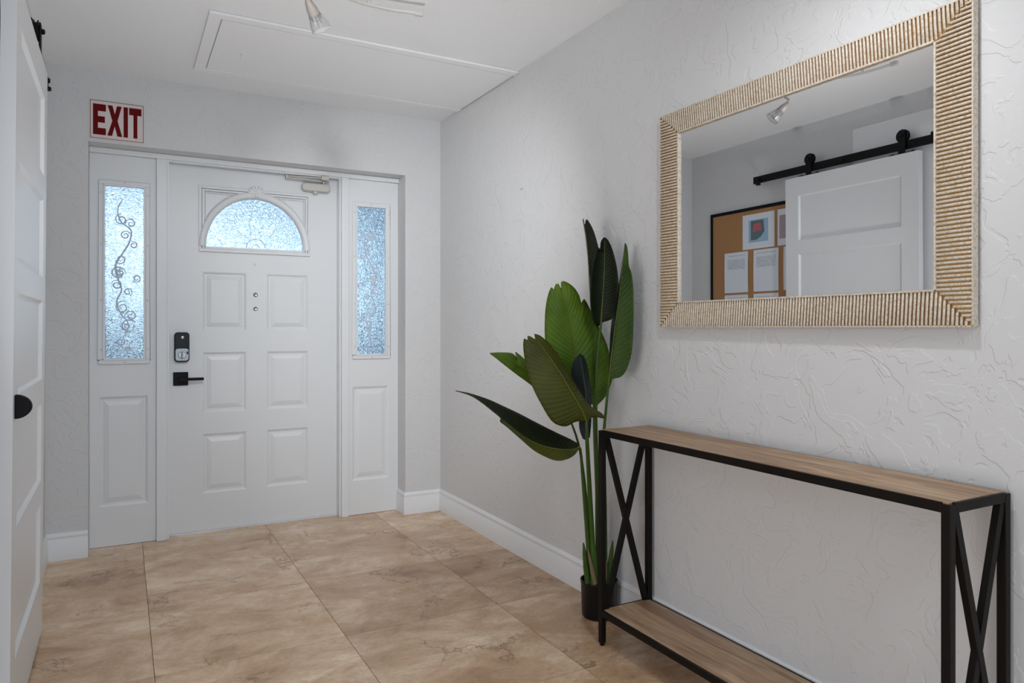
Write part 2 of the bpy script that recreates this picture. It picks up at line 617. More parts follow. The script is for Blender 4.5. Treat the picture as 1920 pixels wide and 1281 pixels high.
def skirting(name, path, side, label):
    """path of floor points; profile grows to the given side of the walking direction"""
    mb = MB()
    P = [Vector((p[0], p[1], 0)) for p in path]
    n = len(P)
    rows = []
    for k in range(n):
        d0 = (P[k] - P[k - 1]).normalized() if k else (P[1] - P[0]).normalized()
        d1 = (P[k + 1] - P[k]).normalized() if k < n - 1 else d0
        n0 = Vector((-d0.y, d0.x, 0)) * side
        n1 = Vector((-d1.y, d1.x, 0)) * side
        b = (n0 + n1)
        b = b / max(b.dot(n0), 1e-6)
        rows.append([P[k] + b * q[0] + Vector((0, 0, q[1])) for q in BP])
    m = len(BP)
    for r in rows:
        mb.v += r
    for k in range(n - 1):
        for j in range(m):
            a, b = k * m + j, k * m + (j + 1) % m
            mb.f.append((a, b, b + m, a + m))
    mb.f.append(tuple(range(m)))
    mb.f.append(tuple((n - 1) * m + j for j in reversed(range(m))))
    return struct(mb.build(name, M['trim'], smooth=30), label, 'baseboard')


skirting('baseboard_right', [(XR, YR), (XR, YB), (OX1, YB), (OX1, 4.262)], 1, 'white moulded baseboard along the right wall and round the corner')
skirting('baseboard_left', [(OX0, YB), (XL, YB), (XL, SY1)], 1, 'white moulded baseboard behind the sliding door at left')

# ------------------------------------------------------------------ door frame, sidelights, front door
YS, YP, YD = 4.262, 4.242, 4.325       # faces of sidelights, posts, door leaf
PL0, PL1, PR0, PR1 = 0.160, 0.212, 1.157, 1.200
DX0, DX1, DZ1 = 0.222, 1.147, 2.043

fr = thing('trim_1', 'white painted frame of posts and head around the front door', 'door frame', (0.688, YP, 0), kind='structure')
MB().box(PL0, PL1, YP, 4.40, 0, OZ1 - .028).build('post', M['trim'], fr, bevel=.003)
MB().box(PR0, PR1, YP, 4.40, 0, OZ1 - .028).build('post', M['trim'], fr, bevel=.003)
hd = MB().box(OX0 + .001, OX1 - .001, YP, 4.40, OZ1 - .028, OZ1 - .001).build('head_jamb', M['trim'], fr, bevel=.002)
MB().box(PL1, PR0, YP + .012, YP + .05, OZ1 - .036, OZ1 - .028).build('head_moulding', M['trim'], fr, bevel=.002)
MB().box(PL1, PL1 + .010, YP + .018, 4.40, 0, OZ1 - .028).build('jamb_stop', M['trim'], fr, bevel=.002)
MB().box(PR0 - .010, PR0, YP + .018, 4.40, 0, OZ1 - .028).build('jamb_stop', M['trim'], fr, bevel=.002)
MB().box(PL1 + .01, PR0 - .01, YD - .01, 4.40, -0.003, 0.006).build('threshold', M['trim'], fr)


def raised_panel(x0, x1, z0, z1, y, depth, parent):
    """moulded panel: step in, quirk, bevel up to a raised field"""
    rings = [(0, 0), (.008, .004), (.012, .009), (.022, .009), (.026, .007), (.046, .0015), (.050, .0015)]
    mb = MB()
    for k, (ins, dp) in enumerate(rings):
        for (x, z) in ((x0 + ins, z0 + ins), (x1 - ins, z0 + ins), (x1 - ins, z1 - ins), (x0 + ins, z1 - ins)):
            mb.v.append(Vector((x, y + dp, z)))
    for k in range(len(rings) - 1):
        for j in range(4):
            a, b = k * 4 + j, k * 4 + (j + 1) % 4
            mb.f.append((a, b, b + 4, a + 4))
    e = (len(rings) - 1) * 4
    mb.f.append((e, e + 1, e + 2, e + 3))
    i = len(mb.v)
    for (x, z) in ((x0, z0), (x1, z0), (x1, z1), (x0, z1)):
        mb.v.append(Vector((x, y + depth, z)))
    for j in range(4):
        mb.f.append((j, (j + 1) % 4, i + (j + 1) % 4, i + j))
    mb.f.append((i + 3, i + 2, i + 1, i))
    return mb.build('raised_panel', M['door'], parent)


def spiral(cx, cz, r0, r1, a0, turns, n=26):
    pts = []
    for k in range(n):
        t = k / (n - 1)
        a = a0 + turns * 2 * PI * t
        r = r0 + (r1 - r0) * t
        pts.append((cx + r * math.cos(a), cz + r * math.sin(a)))
    return pts


def scroll_set(x0, x1, z0, z1, flip=1):
    """scrolling acanthus ornament in unit coordinates of the pane"""
    W_, H_ = x1 - x0, z1 - z0
    cx = (x0 + x1) / 2 + 0.004 * flip
    L = []

    def add(pts, r):
        L.append(([((p[0] - cx) * flip + cx, p[1]) for p in pts], r))

    def sp(fx, fz, r0, r1, a0, tn, r=.0036):
        add(spiral(x0 + fx * W_, z0 + fz * H_, r0, r1, a0, tn), r)
    # long S stem
    stem = [(0.46, 0.93), (0.33, 0.87), (0.40, 0.80), (0.66, 0.75), (0.62, 0.68), (0.44, 0.61), (0.27, 0.54), (0.34, 0.46), (0.42, 0.40), (0.30, 0.33), (0.42, 0.26), (0.60, 0.20), (0.48, 0.13), (0.36, 0.05)]
    add([(p.x, p.y) for p in catmull([Vector((x0 + a * W_, z0 + b * H_, 0)) for a, b in stem], 80)], .0044)
    for (fx, fz, r0, r1, a0, tn) in [(.42, .81, .030, .006, 1.6, 1.6), (.66, .79, .026, .004, 3.3, -1.4), (.52, .72, .024, .005, .4, 1.5), (.72, .665, .020, .004, 2.0, -1.3),
                                     (.40, .58, .026, .006, 3.4, 1.4), (.34, .50, .034, .022, 0, 1.0), (.40, .50, .020, .004, 1.2, 1.5), (.80, .47, .022, .005, 4.0, 1.4), (.30, .43, .026, .006, 2.8, -1.6),
                                     (.58, .39, .022, .004, 5.2, 1.5), (.44, .30, .034, .008, 1.0, 1.5), (.66, .25, .030, .006, 3.6, -1.4), (.60, .19, .036, .024, .5, 1.0), (.54, .19, .020, .004, 2.2, 1.5), (.40, .10, .022, .005, .8, -1.4), (.58, .06, .016, .004, 3.0, 1.3)]:
        sp(fx, fz, r0, r1, a0, tn)
    for k in range(7):
        a = k * 2 * PI / 7
        add([(x0 + .36 * W_ + .012 * math.cos(a) + .008 * math.cos(b), z0 + .50 * H_ + .020 * math.sin(a) + .010 * math.sin(b)) for b in [a + q * PI / 6 for q in range(13)]], .0018)
    return L


def sidelight(name, x0, x1, gx0, gx1, flip, label, seed):
    gz0, gz1 = 0.977, 1.884
    px0, px1 = gx0 - .027, gx1 + .019
    w = thing(name, label, 'window', ((x0 + x1) / 2, YS, 0), kind='structure')
    holed(MB(), [x0, x1], [0.002, OZ1 - .029], [(gx0, gx1, gz0, gz1), (px0, px1, 0.209, 0.782)], lambda x, z, d: (x, YS + d, z), 0.04).build('side_panel', M['door'], w)
    raised_panel(px0, px1, 0.209, 0.782, YS, .035, w)
    # raised glazing frame with a stepped lip
    mb = MB()
    o_ = .027
    for (a, b, c, d) in ((gx0 - o_, gx1 + o_, gz1 + .005, gz1 + o_), (gx0 - o_, gx1 + o_, gz0 - o_, gz0 - .005),
                         (gx0 - o_, gx0 - .005, gz0 - .005, gz1 + .005), (gx1 + .005, gx1 + o_, gz0 - .005, gz1 + .005)):
        mb.box(a, b, YS - .010, YS, c, d)
    mb.build('glazing_frame', M['door'], w, bevel=.004)
    mb = MB()
    for (a, b, c, d) in ((gx0 - .006, gx1 + .006, gz1 - .002, gz1 + .006), (gx0 - .006, gx1 + .006, gz0 - .006, gz0 + .002),
                         (gx0 - .006, gx0 + .002, gz0 + .002, gz1 - .002), (gx1 - .002, gx1 + .006, gz0 + .002, gz1 - .002)):
        mb.box(a, b, YS - .014, YS + .004, c, d)
    mb.build('glazing_lip', M['trim'], w, bevel=.002)
    pane = MB().box(gx0 - .001, gx1 + .001, YS + .014, YS + .020, gz0 - .001, gz1 + .001).build('pane', M['glass'], w)
    mb = MB()
    for pts, r in scroll_set(gx0, gx1, gz0, gz1, flip):
        pts = [(min(max(a, gx0 + .006), gx1 - .006), b) for a, b in pts]
        rad = [r * (0.35 + 0.65 * math.sin(PI * min(1, .12 + .88 * k / len(pts)))) for k in range(len(pts))]
        mb.tube([(a, YS + .0135, b) for a, b in pts], rad, 6, flat=(Vector((0, 1, 0)), .2))
    e = mb.build('etched_scrollwork', M['etch'], pane, smooth=60)
    # screws
    sm = None
    zz = [gz0 + .05, gz0 + .31, gz0 + .60, gz1 - .04]
    sp_ = [(gx0 - .016, z) for z in zz] + [(gx1 + .016, z) for z in zz] + [((gx0 + gx1) / 2, gz1 + .017), ((gx0 + gx1) / 2, gz0 - .017)]
    base = OFF[w]
    for (x, z) in sp_:
        if sm is None:
            sm = MB().lathe([(.0032, 0), (.0030, .001), (.0016, .0018)], (0, 0, 0), (0, -1, 0), 10).build('screw', M['screw'], w, smooth=40, local=True)
            sm.location = Vector((x, YS - .010, z)) - base
        else:
            link_copy(sm, w, Vector((x, YS - .010, z)) - base)
    return w


sidelight('window_1', OX0 + .001, PL0, -0.081, 0.102, 1, 'narrow sidelight with etched glass left of the front door', 1)
sidelight('window_2', PR1, OX1 - .001, 1.254, 1.436, -1, 'narrow sidelight with etched glass right of the front door', 2)

dr = thing('door_1', 'white panelled front door with arched glass and black lever', 'door', ((DX0 + DX1) / 2, YD, 0), kind='structure')
PC = [(0.394, 0.627), (0.738, 0.977)]
PR = [(0.214, 0.547), (0.666, 1.005), (1.125, 1.456)]
LX0, LX1, LZ0, LZ1 = 0.385, 0.975, 1.578, 1.925
holes = [(a, b, c, d) for (a, b) in PC for (c, d) in PR]
holed(MB(), [DX0, DX1], [0.007, DZ1], holes + [(LX0, LX1, LZ0, LZ1)], lambda x, z, d: (x, YD + d, z), .042).build('door_leaf', M['door'], dr)
for (a, b, c, d) in holes:
    raised_panel(a, b, c, d, YD, .038, dr)
# arched light
LCX, LB, LRX, LRZ = 0.680, 1.600, 0.268, 0.286


def arc(sx, sz, n=48):
    return [(LCX + (LRX + sx) * math.cos(PI - PI * k / n), LB + (LRZ + sz) * math.sin(PI - PI * k / n)) for k in range(n + 1)]


def plate_with_arch(mb, y0, y1):
    inner = arc(0, 0)
    n = len(inner) - 1
    outer = []
    for k, (x, z) in enumerate(inner):
        dx, dz = x - LCX, z - LB
        s_ = 1e9
        if dx > 1e-9: s_ = min(s_, (LX1 - LCX) / dx)
        if dx < -1e-9: s_ = min(s_, (LX0 - LCX) / dx)
        if dz > 1e-9: s_ = min(s_, (LZ1 - LB) / dz)
        outer.append((LCX + dx * s_, LB + dz * s_))
    # exact corners
    for tgt in ((LX0, LZ1), (LX1, LZ1)):
        i = min(range(len(outer)), key=lambda q: (outer[q][0] - tgt[0]) ** 2 + (outer[q][1] - tgt[1]) ** 2)
        outer[i] = tgt
    for k in range(n):
        a, b, c, d = inner[k], inner[k + 1], outer[k + 1], outer[k]
        for (y, rev) in ((y0, False), (y1, True)):
            p = [(q[0], y, q[1]) for q in (a, b, c, d)]
            mb.quad(*(reversed(p) if rev else p))
        mb.quad((a[0], y0, a[1]), (b[0], y0, b[1]), (b[0], y1, b[1]), (a[0], y1, a[1]))
    mb.box(LX0, LX1, y0, y1, LZ0, LB)


mb = MB()
plate_with_arch(mb, YD + .004, YD + .036)
lf = mb.build('arch_plate', M['door'], dr)
mb = MB()
prof = [(0.0, 0.002), (0.003, -0.006), (0.012, -0.013), (0.028, -0.015), (0.038, -0.009), (0.042, 0.004)]
n = 48
for k in range(n + 1):
    for (off, dy) in prof:
        p = arc(off, off)[k]
        mb.v.append(Vector((p[0], YD + dy, p[1])))
m_ = len(prof)
for k in range(n):
    for j in range(m_ - 1):
        a = k * m_ + j
        mb.f.append((a, a + 1, a + 1 + m_, a + m_))
mb.build('arch_moulding', M['door'], dr, smooth=50)
mb = MB()
for q, (ins, wd, pr_) in enumerate(((-.012, .014, .007), (.006, .010, .010), (.022, .006, .006))):
    x0, x1, z1 = LX0 + ins, LX1 - ins, LZ1 - ins
    mb.box(x0, x0 + wd, YD - pr_, YD + .004, LZ0, z1).box(x1 - wd, x1, YD - pr_, YD + .004, LZ0, z1).box(x0 + wd, x1 - wd, YD - pr_, YD + .004, z1 - wd, z1)
mb.build('arch_border', M['door'], dr, bevel=.002)
MB().box(LX0 - .012, LX1 + .012, YD - .014, YD + .004, LZ0 - .010, LZ0 + .008).build('arch_sill', M['door'], dr, bevel=.004)
# shell at the crown of the arch
mb = MB()
for k in range(7):
    a = PI * (.08 + .84 * k / 6)
    p0 = Vector((LCX, YD - .012, LB + LRZ + .022))
    p1 = p0 + Vector((math.cos(a) * .046, .002, math.sin(a) * .042 + .004))
    mb.tube([p0, p0.lerp(p1, .6), p1], [.003, .009, .0105], 8)
mb.lathe([(.012, 0), (.010, .006), (.004, .009)], (LCX, YD - .012, LB + LRZ + .018), (0, -1, 0), 14)
mb.build('shell_ornament', M['door'], dr, smooth=50)
# pane of the arch
gp = MB().prism(arc(.002, .002), lambda p, d: (p[0], d, p[1]), YD + .016, YD + .022).build('arch_pane', M['glass'], dr)
mb = MB()
yy = YD + .0155
ring = lambda r, n=24: [(LCX + r * math.cos(PI * k / n), yy, LB + .004 + r * math.sin(PI * k / n)) for k in range(n + 1)]
mb.tube(ring(.052), .0022, 6).tube(ring(.020, 14), .0018, 6)
for k in range(1, 6):
    a = PI * k / 6
    d = Vector((math.cos(a), 0, math.sin(a)))
    s_ = Vector((-d.z, 0, d.x))
    b0 = Vector((LCX, yy, LB)) + d * .055
    tp = Vector((LCX, yy, LB)) + d * .235
    md = b0.lerp(tp, .5)
    for sg in (-1, 1):
        mb.tube(catmull([b0, md + s_ * .036 * sg, tp], 12), .0009, 5)
    mb.tube(catmull([tp - d * .02, tp + s_ * .06 - d * .03, tp + s_ * .075 - d * .07], 10), .0008, 5)
    mb.tube(catmull([tp - d * .02, tp - s_ * .06 - d * .03, tp - s_ * .075 - d * .07], 10), .0008, 5)
mb.build('etched_scrollwork', M['etch'], gp, smooth=60)
# peephole and viewer bolts
MB().lathe([(.008, 0), (.008, .002), (.005, .004), (.003, .002)], (.672, YD, 1.507), (0, -1, 0), 16).build('peephole', M['trim'], dr, smooth=40)
for z in (1.332, 1.251):
    MB().lathe([(.0125, 0), (.0125, .003), (.010, .005), (.006, .003)], (.676, YD, z), (0, -1, 0), 20).build('door_bolt', M['steel'], dr, smooth=30)


def rrect(x0, x1, z0, z1, r, n=6):
    p = []
    for (cx, cz, a0) in ((x1 - r, z1 - r, 0), (x0 + r, z1 - r, PI / 2), (x0 + r, z0 + r, PI), (x1 - r, z0 + r, 1.5 * PI)):
        for k in range(n + 1):
            a = a0 + PI / 2 * k / n
            p.append((cx + r * math.cos(a), cz + r * math.sin(a)))
    return p


xz = lambda p, d: (p[0], d, p[1])
lk_ = MB().prism(rrect(.250, .325, .953, 1.117, .018), xz, YD - .030, YD).build('smart_lock', M['blackgloss'], dr, bevel=.004)
M['lockgrey'] = mat('lock_grey_face', (0.30, 0.30, 0.30), 0.32, 0.7)
MB().prism(rrect(.254, .321, .960, 1.028, .014), xz, YD - .033, YD - .028).build('lock_plate', M['lockgrey'], lk_, bevel=.0015)
MB().lathe([(.0195, 0), (.0195, .006), (.017, .008)], (.287, YD - .033, .992), (0, -1, 0), 24).build('thumb_turn_base', M['steel'], lk_, smooth=30)
MB().box(.2825, .2915, YD - .055, YD - .040, .975, 1.009).build('thumb_turn', M['lockgrey'], lk_, bevel=.003)
MB().lathe([(.0085, 0), (.0085, .002), (.006, .003)], (.290, YD - .030, 1.088), (0, -1, 0), 20).build('lock_emblem', M['steel'], lk_, smooth=30)
MB().box(.311, .318, YD - .0345, YD - .032, .996, 1.012).build('lock_slot', M['black'], lk_)
rs = MB().box(.245, .320, YD - .012, YD, .823, .897).build('lever_rose', M['black'], dr, bevel=.002)
MB().tube([(.283, YD - .010, .860), (.283, YD - .050, .860)], .011, 14).build('lever_neck', M['black'], rs, smooth=40)
MB().box(.270, .396, YD - .056, YD - .044, .851, .867).build('lever', M['black'], rs, bevel=.003)
# door closer
cl = MB().prism(rrect(.932, 1.098, 1.955, 2.002, .021), xz, YD - .050, YD).build('door_closer', M['closer'], dr, bevel=.008)
MB().lathe([(.014, 0), (.014, .010), (.010, .014)], (1.012, YD - .026, 1.955), (0, 0, -1), 18).build('closer_valve', M['closer'], cl, smooth=40)
MB().lathe([(.011, 0), (.011, .020)], (1.062, YD - .026, 2.002), (0, 0, 1), 18).build('closer_spindle', M['steel'], cl, smooth=40)
MB().bar((1.070, YD - .030, 2.016), (.840, YD - .050, 2.020), .018, .006).build('closer_arm', M['closer'], cl, bevel=.002)
MB().bar((.840, YD - .050, 2.027), (1.060, YD - .072, 2.031), .016, .006).build('closer_arm', M['closer'], cl, bevel=.002)
MB().box(1.035, 1.080, YP - .006, YP + .02, 2.020, 2.044).build('arm_shoe', M['closer'], cl, bevel=.003)
MB().lathe([(.009, -.006), (.009, .012)], (.840, YD - .050, 2.022), (0, 0, 1), 14).build('arm_pivot', M['steel'], cl, smooth=40)

# ------------------------------------------------------------------ exit sign
ex = thing('exit_sign', 'red and white EXIT sign on the wall above the left sidelight', 'sign', (-0.025, YB, 2.087))
sx0, sx1, sz0, sz1 = -0.150, 0.100, 2.087, 2.289
MB().box(sx0, sx1, YB - .0025, YB, sz0, sz1).build('sign_plate', M['signwhite'], ex)
W_, H_ = sx1 - sx0, sz1 - sz0
mb = MB()
t_ = .0022
ix0, ix1, iz0, iz1 = sx0 + .0085, sx1 - .0045, sz0 + .007, sz1 - .005
for (a, b, c, d) in ((ix0, ix1, iz1 - t_, iz1), (ix0, ix1, iz0, iz0 + t_), (ix0, ix0 + t_, iz0 + t_, iz1 - t_), (ix1 - t_, ix1, iz0 + t_, iz1 - t_)):
    mb.box(a, b, YB - .0032, YB - .002, c, d)
mb.build('sign_border', M['signred'], ex)
LT = {
    'E': (.085, .31, [(0, 0), (1, 0), (1, .22), (.38, .22), (.38, .40), (.92, .40), (.92, .605), (.38, .605), (.38, .775), (1, .775), (1, 1), (0, 1)]),
    'X': (.335, .60, [(0, 0), (.31, 0), (.49, .32), (.67, 0), (1, 0), (.68, .51), (.96, 1), (.64, 1), (.50, .72), (.34, 1), (.02, 1), (.33, .50)]),
    'I': (.622, .700, [(0, 0), (1, 0), (1, 1), (0, 1)]),
    'T': (.722, .945, [(.35, 0), (.67, 0), (.67, .765), (1, .765), (1, 1), (0, 1), (0, .765), (.35, .765)]),
}
for ch, (a, b, poly) in LT.items():
    pts = [(sx0 + W_ * (a + (b - a) * x), sz0 + H_ * (.125 + .76 * z)) for x, z in poly]
    MB().prism(pts, xz, YB - .0034, YB - .002).build('letter', M['signred'], ex)

# ------------------------------------------------------------------ ceiling hatch
hx0, hx1, hy0, hy1, tw = 0.310, XR - .001, 3.122, 3.868, .050
ht = thing('attic_hatch', 'white rectangular attic hatch with wood trim in the ceiling', 'hatch', ((hx0 + hx1) / 2, (hy0 + hy1) / 2, ZC))
for (a, b, c, d) in ((hx0, hx1, hy0, hy0 + tw), (hx0, hx1, hy1 - tw, hy1), (hx0, hx0 + tw, hy0 + tw, hy1 - tw)):
    MB().box(a, b, c, d, ZC - .012, ZC - .0004).build('hatch_trim', M['hatch'], ht, bevel=.003)
MB().box(hx0 + tw + .005, hx1 - .007, hy0 + tw + .005, hy1 - tw - .006, ZC - .0105, ZC - .002).build('hatch_panel', M['hatch'], ht)
mb = MB().lathe([(.010, 0), (.010, .004), (.004, .006)], (.487, 3.517, ZC - .0105), (0, 0, -1), 14)
mb.tube(catmull([(.487, 3.517, ZC - .016), (.487, 3.512, ZC - .034), (.487, 3.500, ZC - .044), (.487, 3.488, ZC - .038)], 10), .003, 8)
mb.build('pull_hook', M['hatch'], ht, smooth=40)

# ------------------------------------------------------------------ track light with one spot head
trk = thing('track_light', 'curved white ceiling track with one small silver spot head', 'light', (0.60, 2.51, ZC))
ZT = 2.385
tp = catmull([(1.033, 2.646, ZT), (.90, 2.668, ZT), (.755, 2.655, ZT), (.64, 2.585, ZT), (.52, 2.46, ZT), (.38, 2.36, ZT), (.31, 2.24, ZT), (.29, 2.08, ZT)], 48)
mb = MB()
for sgn in (0,):
    mb.tube(tp, .010, 8, flat=(Vector((0, 0, 1)), .7))
rl = mb.build('track_rail', M['cord'], trk, smooth=40)
MB().bar(tp[0] + Vector((.012, -.002, 0)), tp[1], .020, .020).build('end_cap', M['closer'], rl, bevel=.003)
MB().bar(tp[-1] + Vector((0, -.012, 0)), tp[-2], .020, .020).build('end_cap', M['closer'], rl, bevel=.003)
for k in (9, 40):
    MB().tube([tp[k], (tp[k].x, tp[k].y, ZC)], .007, 10).build('standoff', M['cord'], rl, smooth=40)
hc = Vector((.590, 2.500, 2.222))
hdv = Vector((.80, .62, -1.0)).normalized()
top = hc - hdv * .062
MB().tube([(.575, 2.524, ZT), (.575, 2.520, ZT - .05), top + Vector((-.004, 0, .02)), top + hdv * .015], [.008, .006, .006, .008], 10).build('head_stem', M['steel'], trk, smooth=40)
M['socket'] = mat('socket_white', (0.24, 0.215, 0.195), 0.45)
hh = MB().lathe([(.006, -.066), (.013, -.054), (.019, -.030), (.0205, -.006), (.018, .008), (.012, .014)], hc, hdv, 28).build('lamp_socket', M['socket'], trk, smooth=40)
MB().lathe([(.0215, -.010), (.026, .006), (.032, .026), (.035, .044), (.0335, .046), (.030, .028), (.024, .010), (.0208, -.002)], hc, hdv, 32).build('reflector', M['lampglass'], trk, smooth=40)
mb = MB()
for k in range(3):
    mb.lathe([(.011, .014 + .008 * k), (.0145, .018 + .008 * k), (.011, .022 + .008 * k)], hc, hdv, 20)
mb.build('lamp_bulb', M['lampglass'], trk, smooth=40)

# unseen track: one head throws the shadow under the mirror, two are added light
t2 = thing('track_light', 'unseen ceiling track above the viewer, two of its three lit heads added', 'light', (0.72, 1.08, ZC))
tp2 = catmull([(1.27, .84, ZT), (1.14, .95, ZT), (.95, 1.05, ZT), (.60, 1.20, ZT), (.30, 1.50, ZT), (.20, 1.60, ZT)], 40)
MB().tube(tp2, .009, 8).build('track_rail', M['cord'], t2, smooth=40)
for q in (14, 32):
    p = tp2[q]
    MB().tube([p, (p.x, p.y, ZC)], .007, 10).build('standoff', M['cord'], t2, smooth=40)
for (p, d2, en, sz, bl) in (((1.14, .95, ZT), Vector((.30, .35, -.85)), 20, 140, .9), ((.60, 1.20, ZT), Vector((-.1, 1.6, -.9)), 46, 70, 1.0), ((.30, 1.50, ZT), Vector((.8, 1.5, -.6)), 112, 60, 1.0)):
    p = Vector(p)
    d2 = d2.normalized()
    c2 = p + Vector((0, 0, -.125))
    MB().tube([p, p + Vector((0, 0, -.06)), c2 - d2 * .05], .006, 10).build('head_stem', M['steel'], t2, smooth=40)
    MB().lathe([(.010, -.070), (.016, -.060), (.024, -.030), (.028, .004), (.036, .05), (.032, .05), (.02, .01)], c2, d2, 28).build('lamp_socket', M['socket'], t2, smooth=40)
    l = bpy.data.lights.new('unseen_track_spot', 'SPOT')
    l.energy = en
    l.color = (0.97, 0.985, 1.0)
    l.spot_size = math.radians(sz)
    l.spot_blend = bl
    l.shadow_soft_size = 0.035 if bl < 1 else 0.06
    lo = bpy.data.objects.new('unseen_track_spot', l)
    COL.objects.link(lo)
    lo.parent = t2
    lo.location = c2 + d2 * .06 - OFF[t2]
    lo.rotation_euler = d2.to_track_quat('-Z', 'Y').to_euler()

# unseen low floor light, added to wash the ceiling of the hall
UX, UY = 0.34, 1.72
ul = thing('fill_uplighter', 'squat white floor can added out of view to brighten the ceiling', 'lamp', (UX, UY, 0))
MB().lathe([(.085, 0), (.09, .004), (.09, .16), (.084, .16), (.080, .05), (.02, .045)], (UX, UY, 0), (0, 0, 1), 32).build('can', M['trim'], ul, smooth=40)
l = bpy.data.lights.new('uplight_fill_lamp', 'SPOT')
l.energy = 66
l.color = (0.97, 0.985, 1.0)
l.spot_size = math.radians(80)
l.spot_blend = 1.0
l.shadow_soft_size = 0.07
lo = bpy.data.objects.new('uplight_fill_lamp', l)
COL.objects.link(lo)
lo.parent = ul
lo.location = (0, 0, .165)
lo.rotation_euler = Vector((.12, .58, 1)).to_track_quat('-Z', 'Y').to_euler()

# flush ceiling lights added unseen behind the viewer to brighten the hall
M['diffuser'] = mat('lamp_diffuser', (0.9, 0.9, 0.9), 0.5)
b_ = M['diffuser'].node_tree.nodes['Principled BSDF']
b_.inputs['Emission Color'].default_value = (1, .97, .93, 1)
b_.inputs['Emission Strength'].default_value = 2.0
for k, (yy, lab) in enumerate(((-0.55, 'added round flush ceiling light just behind the viewer'), (-2.1, 'added round flush ceiling light near the rear opening'))):
    fl = thing('fill_ceiling_light', lab, 'light', (.75, yy, ZC), 'added ceiling lights')
    MB().lathe([(.19, 0), (.19, .02), (.175, .03)], (.75, yy, ZC), (0, 0, -1), 40).build('base_ring', M['trim'], fl, smooth=40)
    MB().lathe([(.172, .028), (.16, .05), (.10, .068), (.02, .074)], (.75, yy, ZC), (0, 0, -1), 40).build('diffuser', M['diffuser'], fl, smooth=60)
    l = bpy.data.lights.new('fill_ceiling_lamp', 'AREA')
    l.shape = 'DISK'
    l.size = .34
    l.energy = 6
    l.color = (0.97, 0.98, 1.0)
    lo = bpy.data.objects.new('fill_ceiling_lamp', l)
    COL.objects.link(lo)
    lo.parent = fl
    lo.location = (0, 0, -.08)

# ------------------------------------------------------------------ sliding panel door, rail, header
bd = thing('door_2', 'white sliding five-panel door on black hardware at left', 'door', (0, 0, 0), kind='structure')
BX, BT, BY0, BY1, BZ0, BZ1 = -0.246, .036, 2.305, 3.180, .012, 2.090
# the leaf hangs a little out of plumb
bd.location = (BX, 2.77, BZ1)
bd.rotation_euler = (0, math.radians(0.50), 0)
OFF[bd] = Vector((BX, 2.77, BZ1))
hp = [(BY0 + .098, BY1 - .098, 1.975 - k * .3685 - .283, 1.975 - k * .3685) for k in range(5)]
yzf = lambda y, z, d: (BX - d, y, z)
holed(MB(), [BY0, BY1], [BZ0, BZ1], hp, yzf, BT).build('door_frame', M['door'], bd)
for (a, b, c, d) in hp:
    mb = MB().box(BX - BT + .012, BX - .012, a, b, c, d)
    p = mb.build('flat_panel', M['door'], bd)
    mb = MB()
    for (q0, q1) in (((a, c), (b, c)), ((b, c), (b, d)), ((b, d), (a, d)), ((a, d), (a, c))):
        ins = .008
        ccx, ccz = (a + b) / 2, (c + d) / 2
        iq = lambda q: (q[0] + (ins if q[0] < ccx else -ins), q[1] + (ins if q[1] < ccz else -ins))
        i0_, i1_ = iq(q0), iq(q1)
        mb.quad((BX - .001, *q0), (BX - .001, *q1), (BX - .0119, *i1_), (BX - .0119, *i0_))
        mb.quad((BX - .0119, *q0), (BX - .0119, *q1), (BX - .001, *q1), (BX - .001, *q0))
        mb.quad((BX - .0119, *q0), (BX - .0119, *i0_), (BX - .0119, *i1_), (BX - .0119, *q1))
    mb.build('sticking', M['door'], p)
# half-moon pull near the leading edge
hy = BY0 + .030
hm = [(.033 * math.cos(a) * 1.2, .033 * math.sin(a)) for a in [-PI / 2 + PI * k / 24 for k in range(25)]]
MB().prism(hm, lambda p, d: (BX + p[0], d, 0.926 + p[1]), hy, hy + .022).build('pull', M['black'], bd, bevel=.003)
# hangers with wheels
ZRL = 2.140
for y in (3.010, 2.405):
    hg = MB().box(BX - .012, BX - .006, y - .020, y + .020, BZ1 + .006, 2.215).build('hanger_strap', M['black'], bd, bevel=.002)
    MB().box(BX - .034, BX - .006, y - .075, y + .075, BZ1, BZ1 + .006).build('hanger_foot', M['black'], hg, bevel=.001)
    MB().lathe([(.036, -.008), (.036, -.005), (.029, -.004), (.029, .004), (.036, .005), (.036, .008)], (BX - .022, y, 2.190), (1, 0, 0), 32).build('wheel', M['black'], hg, smooth=30)
    MB().lathe([(.010, 0), (.010, .008), (.006, .011)], (BX - .006, y, 2.190), (1, 0, 0), 6).build('axle_bolt', M['black'], hg)
    for dy in (-.058, .058):
        MB().lathe([(.007, 0), (.007, .005)], (BX - .018, y + dy, BZ1 + .006), (0, 0, 1), 6).build('foot_bolt', M['black'], hg)

ra = thing('barn_door_rail', 'black flat steel sliding door rail on standoffs, left wall', 'rail', (XL, 2.85, ZRL))
MB().box(BX - .0255, BX - .0185, 1.36, 3.465, ZRL - .026, ZRL + .022).build('rail_bar', M['black'], ra, bevel=.001)
for y in (3.42, 2.78, 2.10, 1.42):
    so = MB().tube([(XL, y, ZRL), (BX - .026, y, ZRL)], .012, 14).build('standoff', M['black'], ra, smooth=40)
    MB().lathe([(.011, 0), (.011, .006), (.007, .009)], (BX - .0185, y, ZRL), (1, 0, 0), 6).build('bolt', M['black'], so)
for y in (2.225,):
    st = MB().box(BX - .032, BX - .006, y - .020, y + .020, ZRL - .028, ZRL + .034).build('door_stop', M['black'], ra, bevel=.004)
    MB().lathe([(.010, 0), (.010, .012)], (BX - .019, y, ZRL + .034), (0, 0, 1), 14).build('stop_bumper', M['black'], st, smooth=40)
